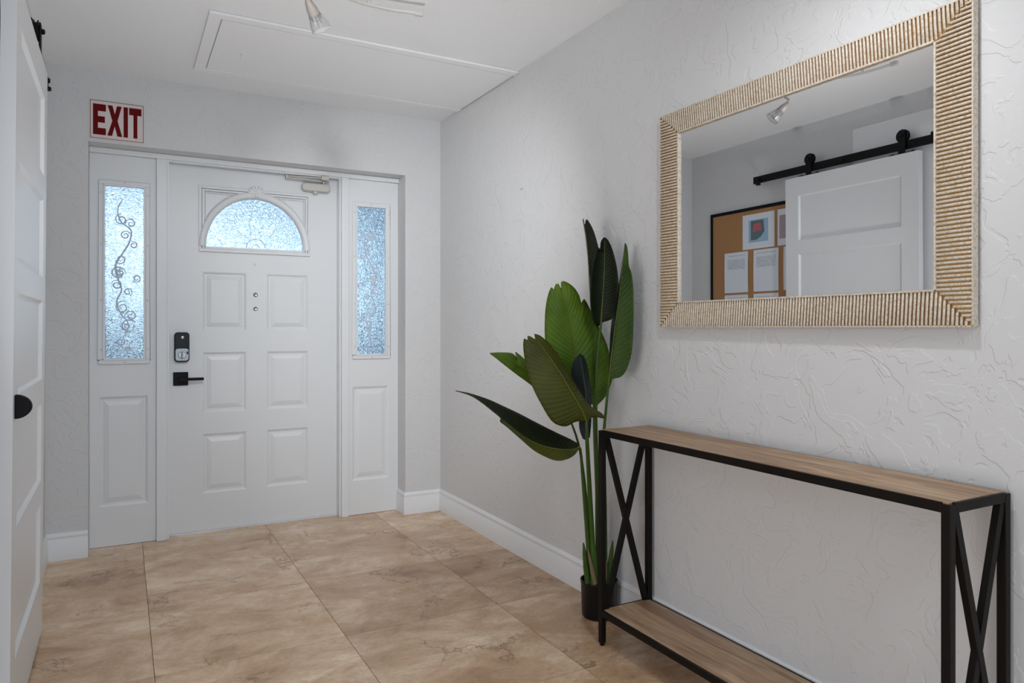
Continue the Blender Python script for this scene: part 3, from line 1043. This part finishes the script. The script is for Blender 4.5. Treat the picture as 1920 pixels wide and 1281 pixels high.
MB().lathe([(.016, 0), (.016, .012)], (BX - .022, 3.425, ZRL - .026), (0, 0, -1), 16).build('rail_bumper', M['black'], ra, smooth=40)

o = MB().box(XL, XL + .018, SY1, 2.745, 0.14, 2.315).build('trim_2', M['trim'], bevel=.002)
struct(o, 'plain white board on the left wall behind the sliding rail', 'board')

# ------------------------------------------------------------------ bulletin board with sheets (seen in the mirror)
M['cork'] = mat('cork', (0.42, 0.22, 0.09), 0.85)
tcn = nd(M['cork'], 'ShaderNodeTexCoord')
nn = nd(M['cork'], 'ShaderNodeTexNoise', Scale=180.0, Detail=3.0)
lk(M['cork'], tcn.outputs['Object'], nn.inputs['Vector'])
rr_ = ramp(M['cork'], nn.outputs['Fac'], [(0.3, (0.34, 0.165, 0.06)), (0.7, (0.50, 0.27, 0.12))])
lk(M['cork'], rr_.outputs[0], M['cork'].node_tree.nodes['Principled BSDF'].inputs['Base Color'])
bb = thing('bulletin_board', 'cork board in a black frame on the left wall', 'board', (XL, 3.47, 1.10))
by0, by1, bz0, bz1 = 3.02, 3.925, 1.08, 1.975
MB().box(XL, XL + .006, by0, by1, bz0, bz1).build('cork_sheet', M['cork'], bb)
for (a, b, c, d) in ((by0, by1, bz1 - .022, bz1), (by0, by1, bz0, bz0 + .022), (by0, by0 + .022, bz0 + .022, bz1 - .022), (by1 - .022, by1, bz0 + .022, bz1 - .022)):
    MB().box(XL, XL + .012, a, b, c, d).build('frame_bar', M['black'], bb, bevel=.001)


def text_paper():
    m = mat('printed_sheet', (0.75, 0.80, 0.86), 0.35)
    P = m.node_tree.nodes['Principled BSDF']
    tc = nd(m, 'ShaderNodeTexCoord')
    sp = nd(m, 'ShaderNodeSeparateXYZ')
    lk(m, tc.outputs['Generated'], sp.inputs[0])
    mu = nd(m, 'ShaderNodeMath', operation='MULTIPLY')
    mu.inputs[1].default_value = 2 * PI * 34
    lk(m, sp.outputs[2], mu.inputs[0])
    si = nd(m, 'ShaderNodeMath', operation='SINE')
    lk(m, mu.outputs[0], si.inputs[0])
    gt = nd(m, 'ShaderNodeMath', operation='GREATER_THAN')
    gt.inputs[1].default_value = 0.1
    lk(m, si.outputs[0], gt.inputs[0])
    blk = ramp(m, sp.outputs[2], [(0.0, (0, 0, 0)), (0.58, (0, 0, 0)), (0.581, (1, 1, 1)), (0.83, (0, 0, 0)), (0.91, (1, 1, 1)), (0.94, (0, 0, 0))], 'CONSTANT')
    side = ramp(m, sp.outputs[1], [(0.0, (0, 0, 0)), (0.12, (1, 1, 1)), (0.88, (0, 0, 0))], 'CONSTANT')
    a = nd(m, 'ShaderNodeMath', operation='MULTIPLY')
    lk(m, gt.outputs[0], a.inputs[0])
    lk(m, blk.outputs[0], a.inputs[1])
    b = nd(m, 'ShaderNodeMath', operation='MULTIPLY')
    lk(m, a.outputs[0], b.inputs[0])
    lk(m, side.outputs[0], b.inputs[1])
    wn = nd(m, 'ShaderNodeTexNoise', Scale=260.0)
    lk(m, tc.outputs['Object'], wn.inputs['Vector'])
    wr_ = ramp(m, wn.outputs['Fac'], [(0.45, (0, 0, 0)), (0.5, (1, 1, 1))])
    c = nd(m, 'ShaderNodeMath', operation='MULTIPLY')
    lk(m, b.outputs[0], c.inputs[0])
    lk(m, wr_.outputs[0], c.inputs[1])
    mx = nd(m, 'ShaderNodeMix', data_type='RGBA')
    lk(m, c.outputs[0], mx.inputs[0])
    mx.inputs[6].default_value = (0.75, 0.80, 0.86, 1)
    mx.inputs[7].default_value = (0.20, 0.23, 0.28, 1)
    lk(m, mx.outputs[2], P.inputs['Base Color'])
    return m


M['text'] = text_paper()
M['paper'] = mat('white_sheet', (0.76, 0.80, 0.86), 0.35)
M['pblue'] = mat('print_blue', (0.33, 0.50, 0.66), 0.35)
M['pdark'] = mat('print_dark', (0.10, 0.17, 0.18), 0.35)
M['pred'] = mat('print_red', (0.50, 0.11, 0.14), 0.35)
M['pmauve'] = mat('print_mauve', (0.42, 0.33, 0.38), 0.35)


def sheet(y0, y1, z0, z1, m, label, group, curl=.005, parent=None):
    """slightly curling sheet, thin but closed"""
    mb = MB()
    n = 8
    fr_, bk = [], []
    for j in range(n + 1):
        t = j / n
        z = z0 + (z1 - z0) * t
        for i in range(n + 1):
            s_ = i / n
            y = y0 + (y1 - y0) * s_
            dx = .0072 + curl * (2 * s_ - 1) ** 2 * (.3 + .7 * (1 - (2 * t - 1) ** 2)) * .6
            fr_.append(Vector((XL + dx, y, z)))
            bk.append(Vector((XL + dx - .0004, y, z)))
    k = len(fr_)
    mb.v = fr_ + bk
    for j in range(n):
        for i in range(n):
            a = j * (n + 1) + i
            q = (a, a + 1, a + n + 2, a + n + 1)
            mb.f.append(q)
            mb.f.append(tuple(k + x for x in reversed(q)))
    rim = [i for i in range(n + 1)] + [j * (n + 1) + n for j in range(1, n + 1)] + [n * (n + 1) + i for i in range(n - 1, -1, -1)] + [j * (n + 1) for j in range(n - 1, 0, -1)]
    for a, b in zip(rim, rim[1:] + rim[:1]):
        mb.f.append((a, b, k + b, k + a))
    o = mb.build('notice_sheet', m, smooth=60)
    return tag(o, label, 'paper', group)


NG = 'sheets on the cork board'
yzp = lambda p, d: (XL + d, p[0], p[1])
s1 = sheet(3.335, 3.615, 1.685, 1.925, M['paper'], 'sheet with a site map print, upper row of the cork board', NG, 0)
MB().box(XL + .0070, XL + .0078, 3.388, 3.560, 1.730, 1.885).build('print_ground', M['pblue'], s1)
MB().prism([(3.54, 1.745), (3.54, 1.878), (3.43, 1.878), (3.42, 1.80), (3.45, 1.765), (3.49, 1.745)], yzp, .0077, .0081).build('print_site', M['pdark'], s1)
MB().prism([(3.525, 1.80), (3.515, 1.855), (3.455, 1.862), (3.445, 1.81)], yzp, .0080, .0084).build('print_building', M['pred'], s1)
s2 = sheet(3.04, 3.310, 1.685, 1.925, M['paper'], 'sheet with a floor plan print half hidden by the sliding door', NG, 0)
MB().box(XL + .0070, XL + .0078, 3.09, 3.295, 1.730, 1.885).build('print_plan', M['pmauve'], s2)
sheet(3.565, 3.785, 1.390, 1.675, M['text'], 'typed notice sheet nearest the board edge', NG)
sheet(3.300, 3.515, 1.390, 1.675, M['text'], 'typed notice sheet beside the sliding door edge', NG)
sheet(3.045, 3.260, 1.390, 1.675, M['text'], 'typed notice sheet mostly hidden behind the sliding door', NG)
sheet(3.565, 3.785, 1.110, 1.375, M['text'], 'typed notice sheet in the lower row by the board edge', NG)
sheet(3.300, 3.515, 1.110, 1.375, M['text'], 'typed notice sheet in the lower row beside the door edge', NG)

# ------------------------------------------------------------------ wall mirror
mr_ = thing('wall_mirror', 'large mirror in a ribbed whitewashed gilt frame above the console table', 'mirror', (XR, 1.48, 1.143))
mr_.rotation_euler = (0, 0, math.radians(-0.25))
mr_.location = (XR - .0045, 1.48, 1.143)
OFF[mr_] = Vector((XR, 1.48, 1.143))
MY0, MY1, MZ0, MZ1, FW = 0.929, 2.026, 1.143, 1.912, .093
XO, XI = 1.7300, 1.7375       # outer and inner height of the scooped frame face
iy0, iy1, iz0, iz1 = MY0 + FW, MY1 - FW, MZ0 + .090, MZ1 - .078
MB().box(1.7400, 1.744, iy0 - .01, iy1 + .01, iz0 - .01, iz1 + .01).build('mirror_glass', M['mirror'], mr_)


def frame_side(o0, o1, i0, i1):
    """mitred rail between outer edge o0-o1 and inner edge i0-i1 (y, z pairs)"""
    mb = MB()
    a, b = [(XO + .003, *o0), (XO + .003, *o1), (XI + .002, *i1), (XI + .002, *i0)], [(XR - .002, *o0), (XR - .002, *o1), (XR - .002, *i1), (XR - .002, *i0)]
    i = len(mb.v)
    mb.v += [Vector(p) for p in a + b]
    for q in ((0, 1, 2, 3), (7, 6, 5, 4), (0, 4, 5, 1), (1, 5, 6, 2), (2, 6, 7, 3), (3, 7, 4, 0)):
        mb.f.append(q)
    rail = mb.build('frame_rail', M['gold'], mr_)
    # whitewashed ribs running across the rail
    O0, O1, I0, I1 = (Vector((XO, *o0)), Vector((XO, *o1)), Vector((XI, *i0)), Vector((XI, *i1)))
    d = (O1 - O0).normalized()
    L = (O1 - O0).length
    pit = .0104
    n = int(L / pit)
    pit = L / n
    cr = (I0 - O0)
    cr = (cr - d * cr.dot(d))          # across the rail, outer to inner
    w0 = (I0 - O0).dot(d)
    w1 = (O1 - I1).dot(d)
    rb = MB()
    for k in range(n):
        s_ = (k + .5) * pit
        t1 = 1.0
        if w0 > 0: t1 = min(t1, s_ / w0)
        if w1 > 0: t1 = min(t1, (L - s_) / w1)
        if t1 < .06:
            continue
        p0 = O0 + d * s_ + cr * .02
        p1 = O0 + d * s_ + cr * (t1 - .02)
        j = random.uniform(-.0004, .0004)
        mid = p0.lerp(p1, .5) + d * j
        rr0 = pit * .34 + random.uniform(-.0002, .0002)
        rb.tube([p0, p0.lerp(p1, .04) + Vector((-.0012, 0, 0)), mid + Vector((-.0012, 0, 0)), p0.lerp(p1, .96) + Vector((-.0010, 0, 0)), p1], [rr0 * .6, rr0, rr0, rr0, rr0 * .6], 6)
    r_ = rb.build('ribbing', M['limewash'], rail, smooth=50)
    r_['kind'] = 'stuff'
    # outer and inner edge beads
    MB().bar(O0 + Vector((.008, 0, 0)) + cr * .012, O1 + Vector((.008, 0, 0)) + cr * .012, .004, .020, up=(1, 0, 0)).build('edge_bead', M['limewash'], rail)
    MB().bar(I0 + Vector((-.001, 0, 0)) - cr * .02, I1 + Vector((-.001, 0, 0)) - cr * .02, .005, .009, up=(1, 0, 0)).build('inner_bead', M['limewash'], rail)


oA, oB, oC, oD = (MY0, MZ0), (MY1, MZ0), (MY1, MZ1), (MY0, MZ1)
iA, iB, iC, iD = (iy0, iz0), (iy1, iz0), (iy1, iz1), (iy0, iz1)
frame_side(oA, oB, iA, iB)
frame_side(oB, oC, iB, iC)
frame_side(oC, oD, iC, iD)
frame_side(oD, oA, iD, iA)

nl = MB().lathe([(.002, -.006), (.002, .006), (.0034, .006), (.003, .008)], (XR, *(3.0, 1.0)), (-1, 0, 0), 10)
k_ = (979 - 960) / FPX
t_n = XR / (S + C * k_)
ny, nz = t_n * (C - S * k_), EYE + t_n * (V0 - 355) / FPX
nl.v = [v + Vector((0, ny - 3.0, nz - 1.0)) for v in nl.v]
tag(nl.build('wall_nail', M['steel'], smooth=40), 'tiny bare nail in the right wall left of the plant', 'nail')

# ------------------------------------------------------------------ console table
tx0, tx1, ty0, ty1, tz = 1.503, 1.735, 0.856, 2.098, 0.775
tb = thing('console_table', 'narrow console table with wood boards and black X-braced metal frame', 'table', ((tx0 + tx1) / 2, (ty0 + ty1) / 2, 0))
TT = .020
M['tmetal'] = mat('table_black_steel', (0.006, 0.0042, 0.0034), 0.45, 0.0, 0.16)
for x in (tx0, tx1 - TT):
    for y in (ty0, ty1 - TT):
        lg = MB().box(x, x + TT, y, y + TT, .010, tz - .003).build('leg', M['tmetal'], tb, bevel=.0015)
        MB().lathe([(.007, 0), (.009, .003), (.009, .012)], (x + TT / 2, y + TT / 2, 0), (0, 0, 1), 12).build('levelling_foot', M['blackgloss'], lg, smooth=40)
SH = .128
for zt in (tz, SH):
    z0_, z1_ = zt - .022, zt
    for x in (tx0, tx1 - TT):
        MB().box(x + .001, x + TT - .001, ty0 + TT, ty1 - TT, z0_, z1_).build('long_rail', M['tmetal'], tb, bevel=.001)
    for y in (ty0, ty1 - TT):
        MB().box(tx0 + TT, tx1 - TT, y + .001, y + TT - .001, z0_, z1_).build('cross_rail', M['tmetal'], tb, bevel=.001)
for (z, nm) in ((tz, 'top_board'), (SH, 'shelf_board')):
    e_ = .0075 if z == tz else .011
    MB().box(tx0 + e_, tx1 - e_, ty0 + e_, ty1 - e_, z - .004, z + .0008).build(nm, M['wood'], tb)
for y in (ty0 + TT / 2, ty1 - TT / 2):
    lo_, hi_ = SH, tz - .022
    xa, xb = tx0 + TT + .006, tx1 - TT - .006
    MB().bar((xa, y - .0005, hi_), (xb, y - .0005, lo_), .015, .019, up=(1, 0, 0)).build('cross_brace', M['tmetal'], tb)
    MB().bar((xb, y + .0005, hi_), (xa, y + .0005, lo_), .015, .019, up=(1, 0, 0)).build('cross_brace', M['tmetal'], tb)

# ------------------------------------------------------------------ potted bird-of-paradise plant
PX, PY = 1.660, 2.312
pl = thing('potted_plant', 'tall artificial bird of paradise plant in a black pot beside the table', 'plant', (PX, PY, 0))
MB().lathe([(.060, 0), (.066, .002), (.068, .008), (.0725, .136), (.0742, .138), (.0742, .144), (.0705, .144), (.069, .136), (.067, .124)], (PX, PY, 0), (0, 0, 1), 48).build('pot', M['blackgloss'], pl, smooth=40)
MB().lathe([(.066, .110), (.066, .124), (.04, .128), (.01, .130)], (PX, PY, 0), (0, 0, 1), 32).build('soil', M['soil'], pl, smooth=60)


def c8(x, y, z):
    return spot3(840 + x / 2.4625, 380 + y / 2.4625, z)


def leaf(left, mid, right, material, cup=0.0, ribr=.0032, other=None):
    """blade lofted between its two edges and its midrib; control points (x, y, distance), base to tip"""
    N, K = 44, 7
    Lp = catmull([c8(*p) for p in left], N)
    Mp = catmull([c8(*p) for p in mid], N)
    Rp = catmull([c8(*p) for p in right], N)
    vs, uvs = [], []
    for i in range(N):
        row = []
        for j in range(-K, K + 1):
            t = abs(j) / K
            E_ = Lp[i] if j < 0 else Rp[i]
            p = Mp[i].lerp(E_, t)
            wd = (E_ - Mp[i]).length
            nrm = Vector((-S, -C, 0))
            p = p + nrm * (cup * wd * math.sin(PI * t))
            row.append(p)
            uvs.append((j / K, i / (N - 1)))
        vs += row
    W2 = 2 * K + 1
    fs = []
    for i in range(N - 1):
        for j in range(W2 - 1):
            a = i * W2 + j
            fs.append((a, a + 1, a + 1 + W2, a + W2))
    mb = MB()
    mb.v, mb.f = vs, fs
    o = mb.build('leaf', material, pl, smooth=80, fix=False)
    if other:                          # half of the blade left of the midrib
        o.data.materials.append(other)
        for p_ in o.data.polygons:
            if p_.index % (W2 - 1) < K:
                p_.material_index = 1
    uvl = o.data.uv_layers.new(name='UVMap')
    for lp in o.data.loops:
        uvl.data[lp.index].uv = uvs[lp.vertex_index]
    sd = o.modifiers.new('thickness', 'SOLIDIFY')
    sd.thickness = .0009
    sd.offset = 0
    m = N - 2
    MB().tube([p + Vector((-S, -C, 0)) * .0012 for p in Mp[:m]], [ribr * (1 - .75 * k / m) for k in range(m)], 6).build('midrib', M['rib'], o, smooth=60)
    return o


Z0 = 2.80
# big bright leaf
leaf([(660, 930, 2.84), (600, 870, 2.84), (520, 760, 2.83), (462, 690, 2.81), (447, 620, 2.80), (449, 500, 2.79), (462, 425, 2.80), (478, 390, 2.80), (484, 416, 2.80), (496, 378, 2.81), (508, 372, 2.81), (517, 392, 2.81)],
     [(680, 940, 2.85), (640, 870, 2.84), (600, 770, 2.83), (578, 660, 2.82), (556, 540, 2.81), (536, 450, 2.80), (522, 395, 2.81)],
     [(690, 936, 2.85), (730, 890, 2.86), (757, 815, 2.86), (750, 740, 2.86), (738, 670, 2.86), (710, 600, 2.86), (680, 545, 2.85), (655, 490, 2.84), (632, 448, 2.84), (622, 448, 2.83), (618, 478, 2.83), (606, 430, 2.83), (580, 390, 2.82), (545, 366, 2.82), (522, 364, 2.81), (523, 392, 2.81)],
     M['leaf_bright'], .10, .004)
# upright leaf, shade on its back put into the colour
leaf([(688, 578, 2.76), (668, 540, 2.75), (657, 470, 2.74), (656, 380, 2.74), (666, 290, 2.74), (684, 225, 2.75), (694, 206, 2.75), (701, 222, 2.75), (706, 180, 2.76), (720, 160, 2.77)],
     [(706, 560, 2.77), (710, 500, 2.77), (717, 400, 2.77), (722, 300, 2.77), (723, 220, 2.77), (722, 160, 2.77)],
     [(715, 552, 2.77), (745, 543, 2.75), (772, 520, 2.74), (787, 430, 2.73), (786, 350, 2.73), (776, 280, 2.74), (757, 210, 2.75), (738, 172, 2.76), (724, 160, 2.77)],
     M['leaf_shaded'], -.10)
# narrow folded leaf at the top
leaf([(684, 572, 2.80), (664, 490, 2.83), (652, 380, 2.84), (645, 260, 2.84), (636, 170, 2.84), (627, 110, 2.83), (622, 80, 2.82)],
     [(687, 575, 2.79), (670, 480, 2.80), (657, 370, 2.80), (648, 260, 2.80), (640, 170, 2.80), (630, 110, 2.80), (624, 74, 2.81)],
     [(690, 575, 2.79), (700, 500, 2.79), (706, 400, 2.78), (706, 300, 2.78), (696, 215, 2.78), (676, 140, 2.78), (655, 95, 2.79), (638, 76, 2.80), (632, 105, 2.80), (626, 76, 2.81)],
     M['leaf_shaded'], .06, .0022)
# right-hand leaf, near half towards the viewer
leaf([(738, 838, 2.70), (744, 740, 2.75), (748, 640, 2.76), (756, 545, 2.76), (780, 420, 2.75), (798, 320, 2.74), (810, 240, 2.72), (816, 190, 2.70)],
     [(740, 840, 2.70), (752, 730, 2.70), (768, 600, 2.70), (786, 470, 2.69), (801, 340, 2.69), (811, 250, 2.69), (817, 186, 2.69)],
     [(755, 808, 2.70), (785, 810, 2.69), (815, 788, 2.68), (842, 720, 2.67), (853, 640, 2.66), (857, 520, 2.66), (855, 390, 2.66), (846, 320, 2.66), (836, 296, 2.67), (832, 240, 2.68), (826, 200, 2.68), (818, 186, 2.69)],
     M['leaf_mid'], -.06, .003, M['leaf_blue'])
# front olive leaf
leaf([(632, 1010, 2.62), (590, 1012, 2.60), (540, 1034, 2.57), (482, 1012, 2.55), (432, 935, 2.54), (386, 842, 2.55), (358, 745, 2.57), (347, 665, 2.59), (352, 626, 2.60), (366, 640, 2.60), (368, 614, 2.61), (384, 620, 2.61), (402, 638, 2.62)],
     [(642, 1018, 2.62), (616, 955, 2.60), (570, 875, 2.59), (520, 790, 2.59), (470, 715, 2.60), (430, 660, 2.61), (402, 625, 2.62)],
     [(655, 992, 2.63), (690, 990, 2.66), (722, 998, 2.68), (712, 975, 2.68), (650, 932, 2.67), (600, 855, 2.66), (556, 782, 2.66), (510, 705, 2.66), (464, 648, 2.65), (425, 614, 2.64), (398, 606, 2.63)],
     M['leaf_olive'], .06, .0036)
# leaf pointing left behind it
leaf([(520, 960, 2.78), (440, 900, 2.76), (385, 845, 2.74), (320, 797, 2.72), (262, 752, 2.71), (222, 720, 2.70), (193, 698, 2.70)],
     [(524, 960, 2.78), (450, 870, 2.77), (395, 808, 2.75), (335, 762, 2.73), (270, 723, 2.71), (193, 696, 2.70)],
     [(528, 950, 2.78), (470, 840, 2.79), (410, 770, 2.79), (362, 730, 2.78), (325, 698, 2.77), (309, 690, 2.77), (322, 720, 2.77), (296, 696, 2.75), (240, 692, 2.72), (193, 694, 2.70)],
     M['leaf_bright'], .05, .0024)
# long low leaf reaching left
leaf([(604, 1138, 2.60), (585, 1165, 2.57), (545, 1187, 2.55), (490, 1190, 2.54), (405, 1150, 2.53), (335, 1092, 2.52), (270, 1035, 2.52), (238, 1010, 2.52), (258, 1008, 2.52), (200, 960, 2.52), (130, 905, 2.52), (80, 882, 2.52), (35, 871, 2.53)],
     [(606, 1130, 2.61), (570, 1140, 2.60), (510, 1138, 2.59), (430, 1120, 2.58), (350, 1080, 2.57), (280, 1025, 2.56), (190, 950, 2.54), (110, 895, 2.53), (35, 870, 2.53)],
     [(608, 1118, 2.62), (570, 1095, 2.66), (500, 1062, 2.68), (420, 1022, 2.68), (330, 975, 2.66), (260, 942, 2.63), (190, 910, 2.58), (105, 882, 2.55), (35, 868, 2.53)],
     M['leaf_shaded'], .0, .0020, M['leaf_olive'])  # inward half carries painted shade
# small bluish leaf in the middle
leaf([(622, 1090, 2.70), (606, 1040, 2.70), (604, 940, 2.71), (586, 870, 2.72), (570, 805, 2.72), (574, 750, 2.72), (592, 715, 2.72), (606, 700, 2.72)],
     [(636, 1098, 2.69), (636, 1000, 2.69), (636, 900, 2.69), (628, 820, 2.69), (618, 750, 2.70), (608, 698, 2.72)],
     [(655, 1085, 2.70), (662, 1000, 2.72), (660, 910, 2.73), (655, 830, 2.73), (644, 760, 2.73), (630, 715, 2.73), (612, 698, 2.72)],
     M['leaf_blue'], .0, .002)


def stem(pts, r0, r1):
    P = catmull([spot3(*p) for p in pts], 22)
    MB().tube(P, [r0 + (r1 - r0) * k / 21 for k in range(22)], 8).build('stem', M['stem'], pl, smooth=60)


for pts, r0, r1 in (
    ([(1108, 1092, 2.78), (1103, 1020, 2.77), (1094, 910, 2.71), (1089, 850, 2.64), (1086, 838, 2.61)], .012, .0045),
    ([(1114, 1092, 2.77), (1110, 1000, 2.75), (1104, 880, 2.68), (1100, 800, 2.62), (1099, 792, 2.62)], .012, .0050),
    ([(1110, 1092, 2.82), (1108, 1000, 2.80), (1103, 900, 2.74), (1099, 826, 2.69)], .010, .0040),
    ([(1122, 1092, 2.84), (1120, 980, 2.85), (1119, 860, 2.86), (1117, 762, 2.855)], .011, .0050),
    ([(1126, 1092, 2.80), (1122, 950, 2.79), (1117, 800, 2.775), (1119, 690, 2.77), (1127, 605, 2.765)], .012, .0045),
    ([(1124, 1092, 2.86), (1120, 940, 2.85), (1114, 780, 2.82), (1117, 660, 2.80), (1119, 612, 2.79)], .010, .0038),
    ([(1134, 1092, 2.78), (1134, 960, 2.76), (1132, 830, 2.73), (1136, 770, 2.71), (1141, 720, 2.70)], .011, .0042),
    ([(1104, 1092, 2.84), (1104, 1000, 2.86), (1090, 860, 2.83), (1070, 790, 2.79), (1053, 768, 2.78)], .009, .0036),
):
    stem(pts, r0, r1)
for (u0, v0_, u1, v1, z, wd, mt) in ((1102, 1094, 1094, 1018, 2.76, .010, 'stem'), (1116, 1096, 1102, 1030, 2.74, .007, 'sheath'), (1114, 1096, 1112, 1012, 2.75, .013, 'stem'),
                                     (1140, 1094, 1149, 1014, 2.78, .010, 'stem'), (1132, 1096, 1137, 1052, 2.75, .007, 'sheath')):
    a, b = spot3(u0, v0_, z), spot3(u1, v1, z)
    MB().tube([a, a.lerp(b, .35), a.lerp(b, .75), b], [wd, wd * 1.15, wd * .8, wd * .25], 10, flat=(Vector((-S, -C, 0)), .45)).build('leaf_sheath', M[mt], pl, smooth=50)

# ------------------------------------------------------------------ outdoors beyond the glass
M['paving'] = mat('grey_paving', (0.22, 0.23, 0.23), 0.8)
M['stucco'] = mat('pale_stucco', (0.42, 0.46, 0.50), 0.8)
M['soffit'] = mat('grey_soffit', (0.22, 0.25, 0.29), 0.8)
M['shrub'] = mat('shrub_green', (0.055, 0.10, 0.09), 0.7)
o = MB().box(-8, 10, 4.45, 22, -.12, -.03).build('porch_slab', M['paving'])
struct(o, 'pale paving outside the front door', 'paving')
o = MB().box(-1.5, 4.0, 4.45, 6.3, 2.13, 2.4).build('porch_roof', M['soffit'])
struct(o, 'pale porch roof over the front door outside', 'roof')
o = MB().box(1.86, 3.2, 6.25, 8.5, -.03, 2.9).build('garden_wall', M['stucco'])
struct(o, 'pale stucco wall outside beyond the right sidelight', 'wall')


def shrub(cx, cy, h, r, label, seed):
    rnd = random.Random(seed)
    root = thing('shrub', label, 'shrub', (cx, cy, -.03), 'shrubs outside the front door')
    mb = MB()
    for k in range(1900):
        a = rnd.uniform(0, 2 * PI)
        t = rnd.random()
        rr = r * math.sqrt(rnd.random()) * math.sin(PI * (.15 + .8 * t)) ** .7
        p = Vector((cx + rr * math.cos(a), cy + rr * math.sin(a), .1 + (h - .1) * t))
        d = Vector((math.cos(a), math.sin(a), rnd.uniform(-.2, .9))).normalized() * rnd.uniform(.09, .17)
        s_ = d.cross(Vector((rnd.random(), rnd.random(), rnd.random()))).normalized() * d.length * .28
        mb.quad(p, p + d * .5 + s_, p + d, p + d * .5 - s_)
    f_ = mb.build('foliage', M['shrub'], root, fix=False)
    f_['kind'] = 'stuff'
    MB().tube([(cx, cy, -.03), (cx + .02, cy, h * .6)], [.03, .012], 8).build('trunk', M['sheath'], root, smooth=60)


shrub(-0.20, 6.1, 1.70, .34, 'tall leafy shrub outside the left sidelight', 3)
shrub(0.13, 5.35, 1.16, .22, 'low shrub outside the left sidelight', 4)
shrub(1.68, 5.6, 1.16, .26, 'low shrub outside the right sidelight', 5)
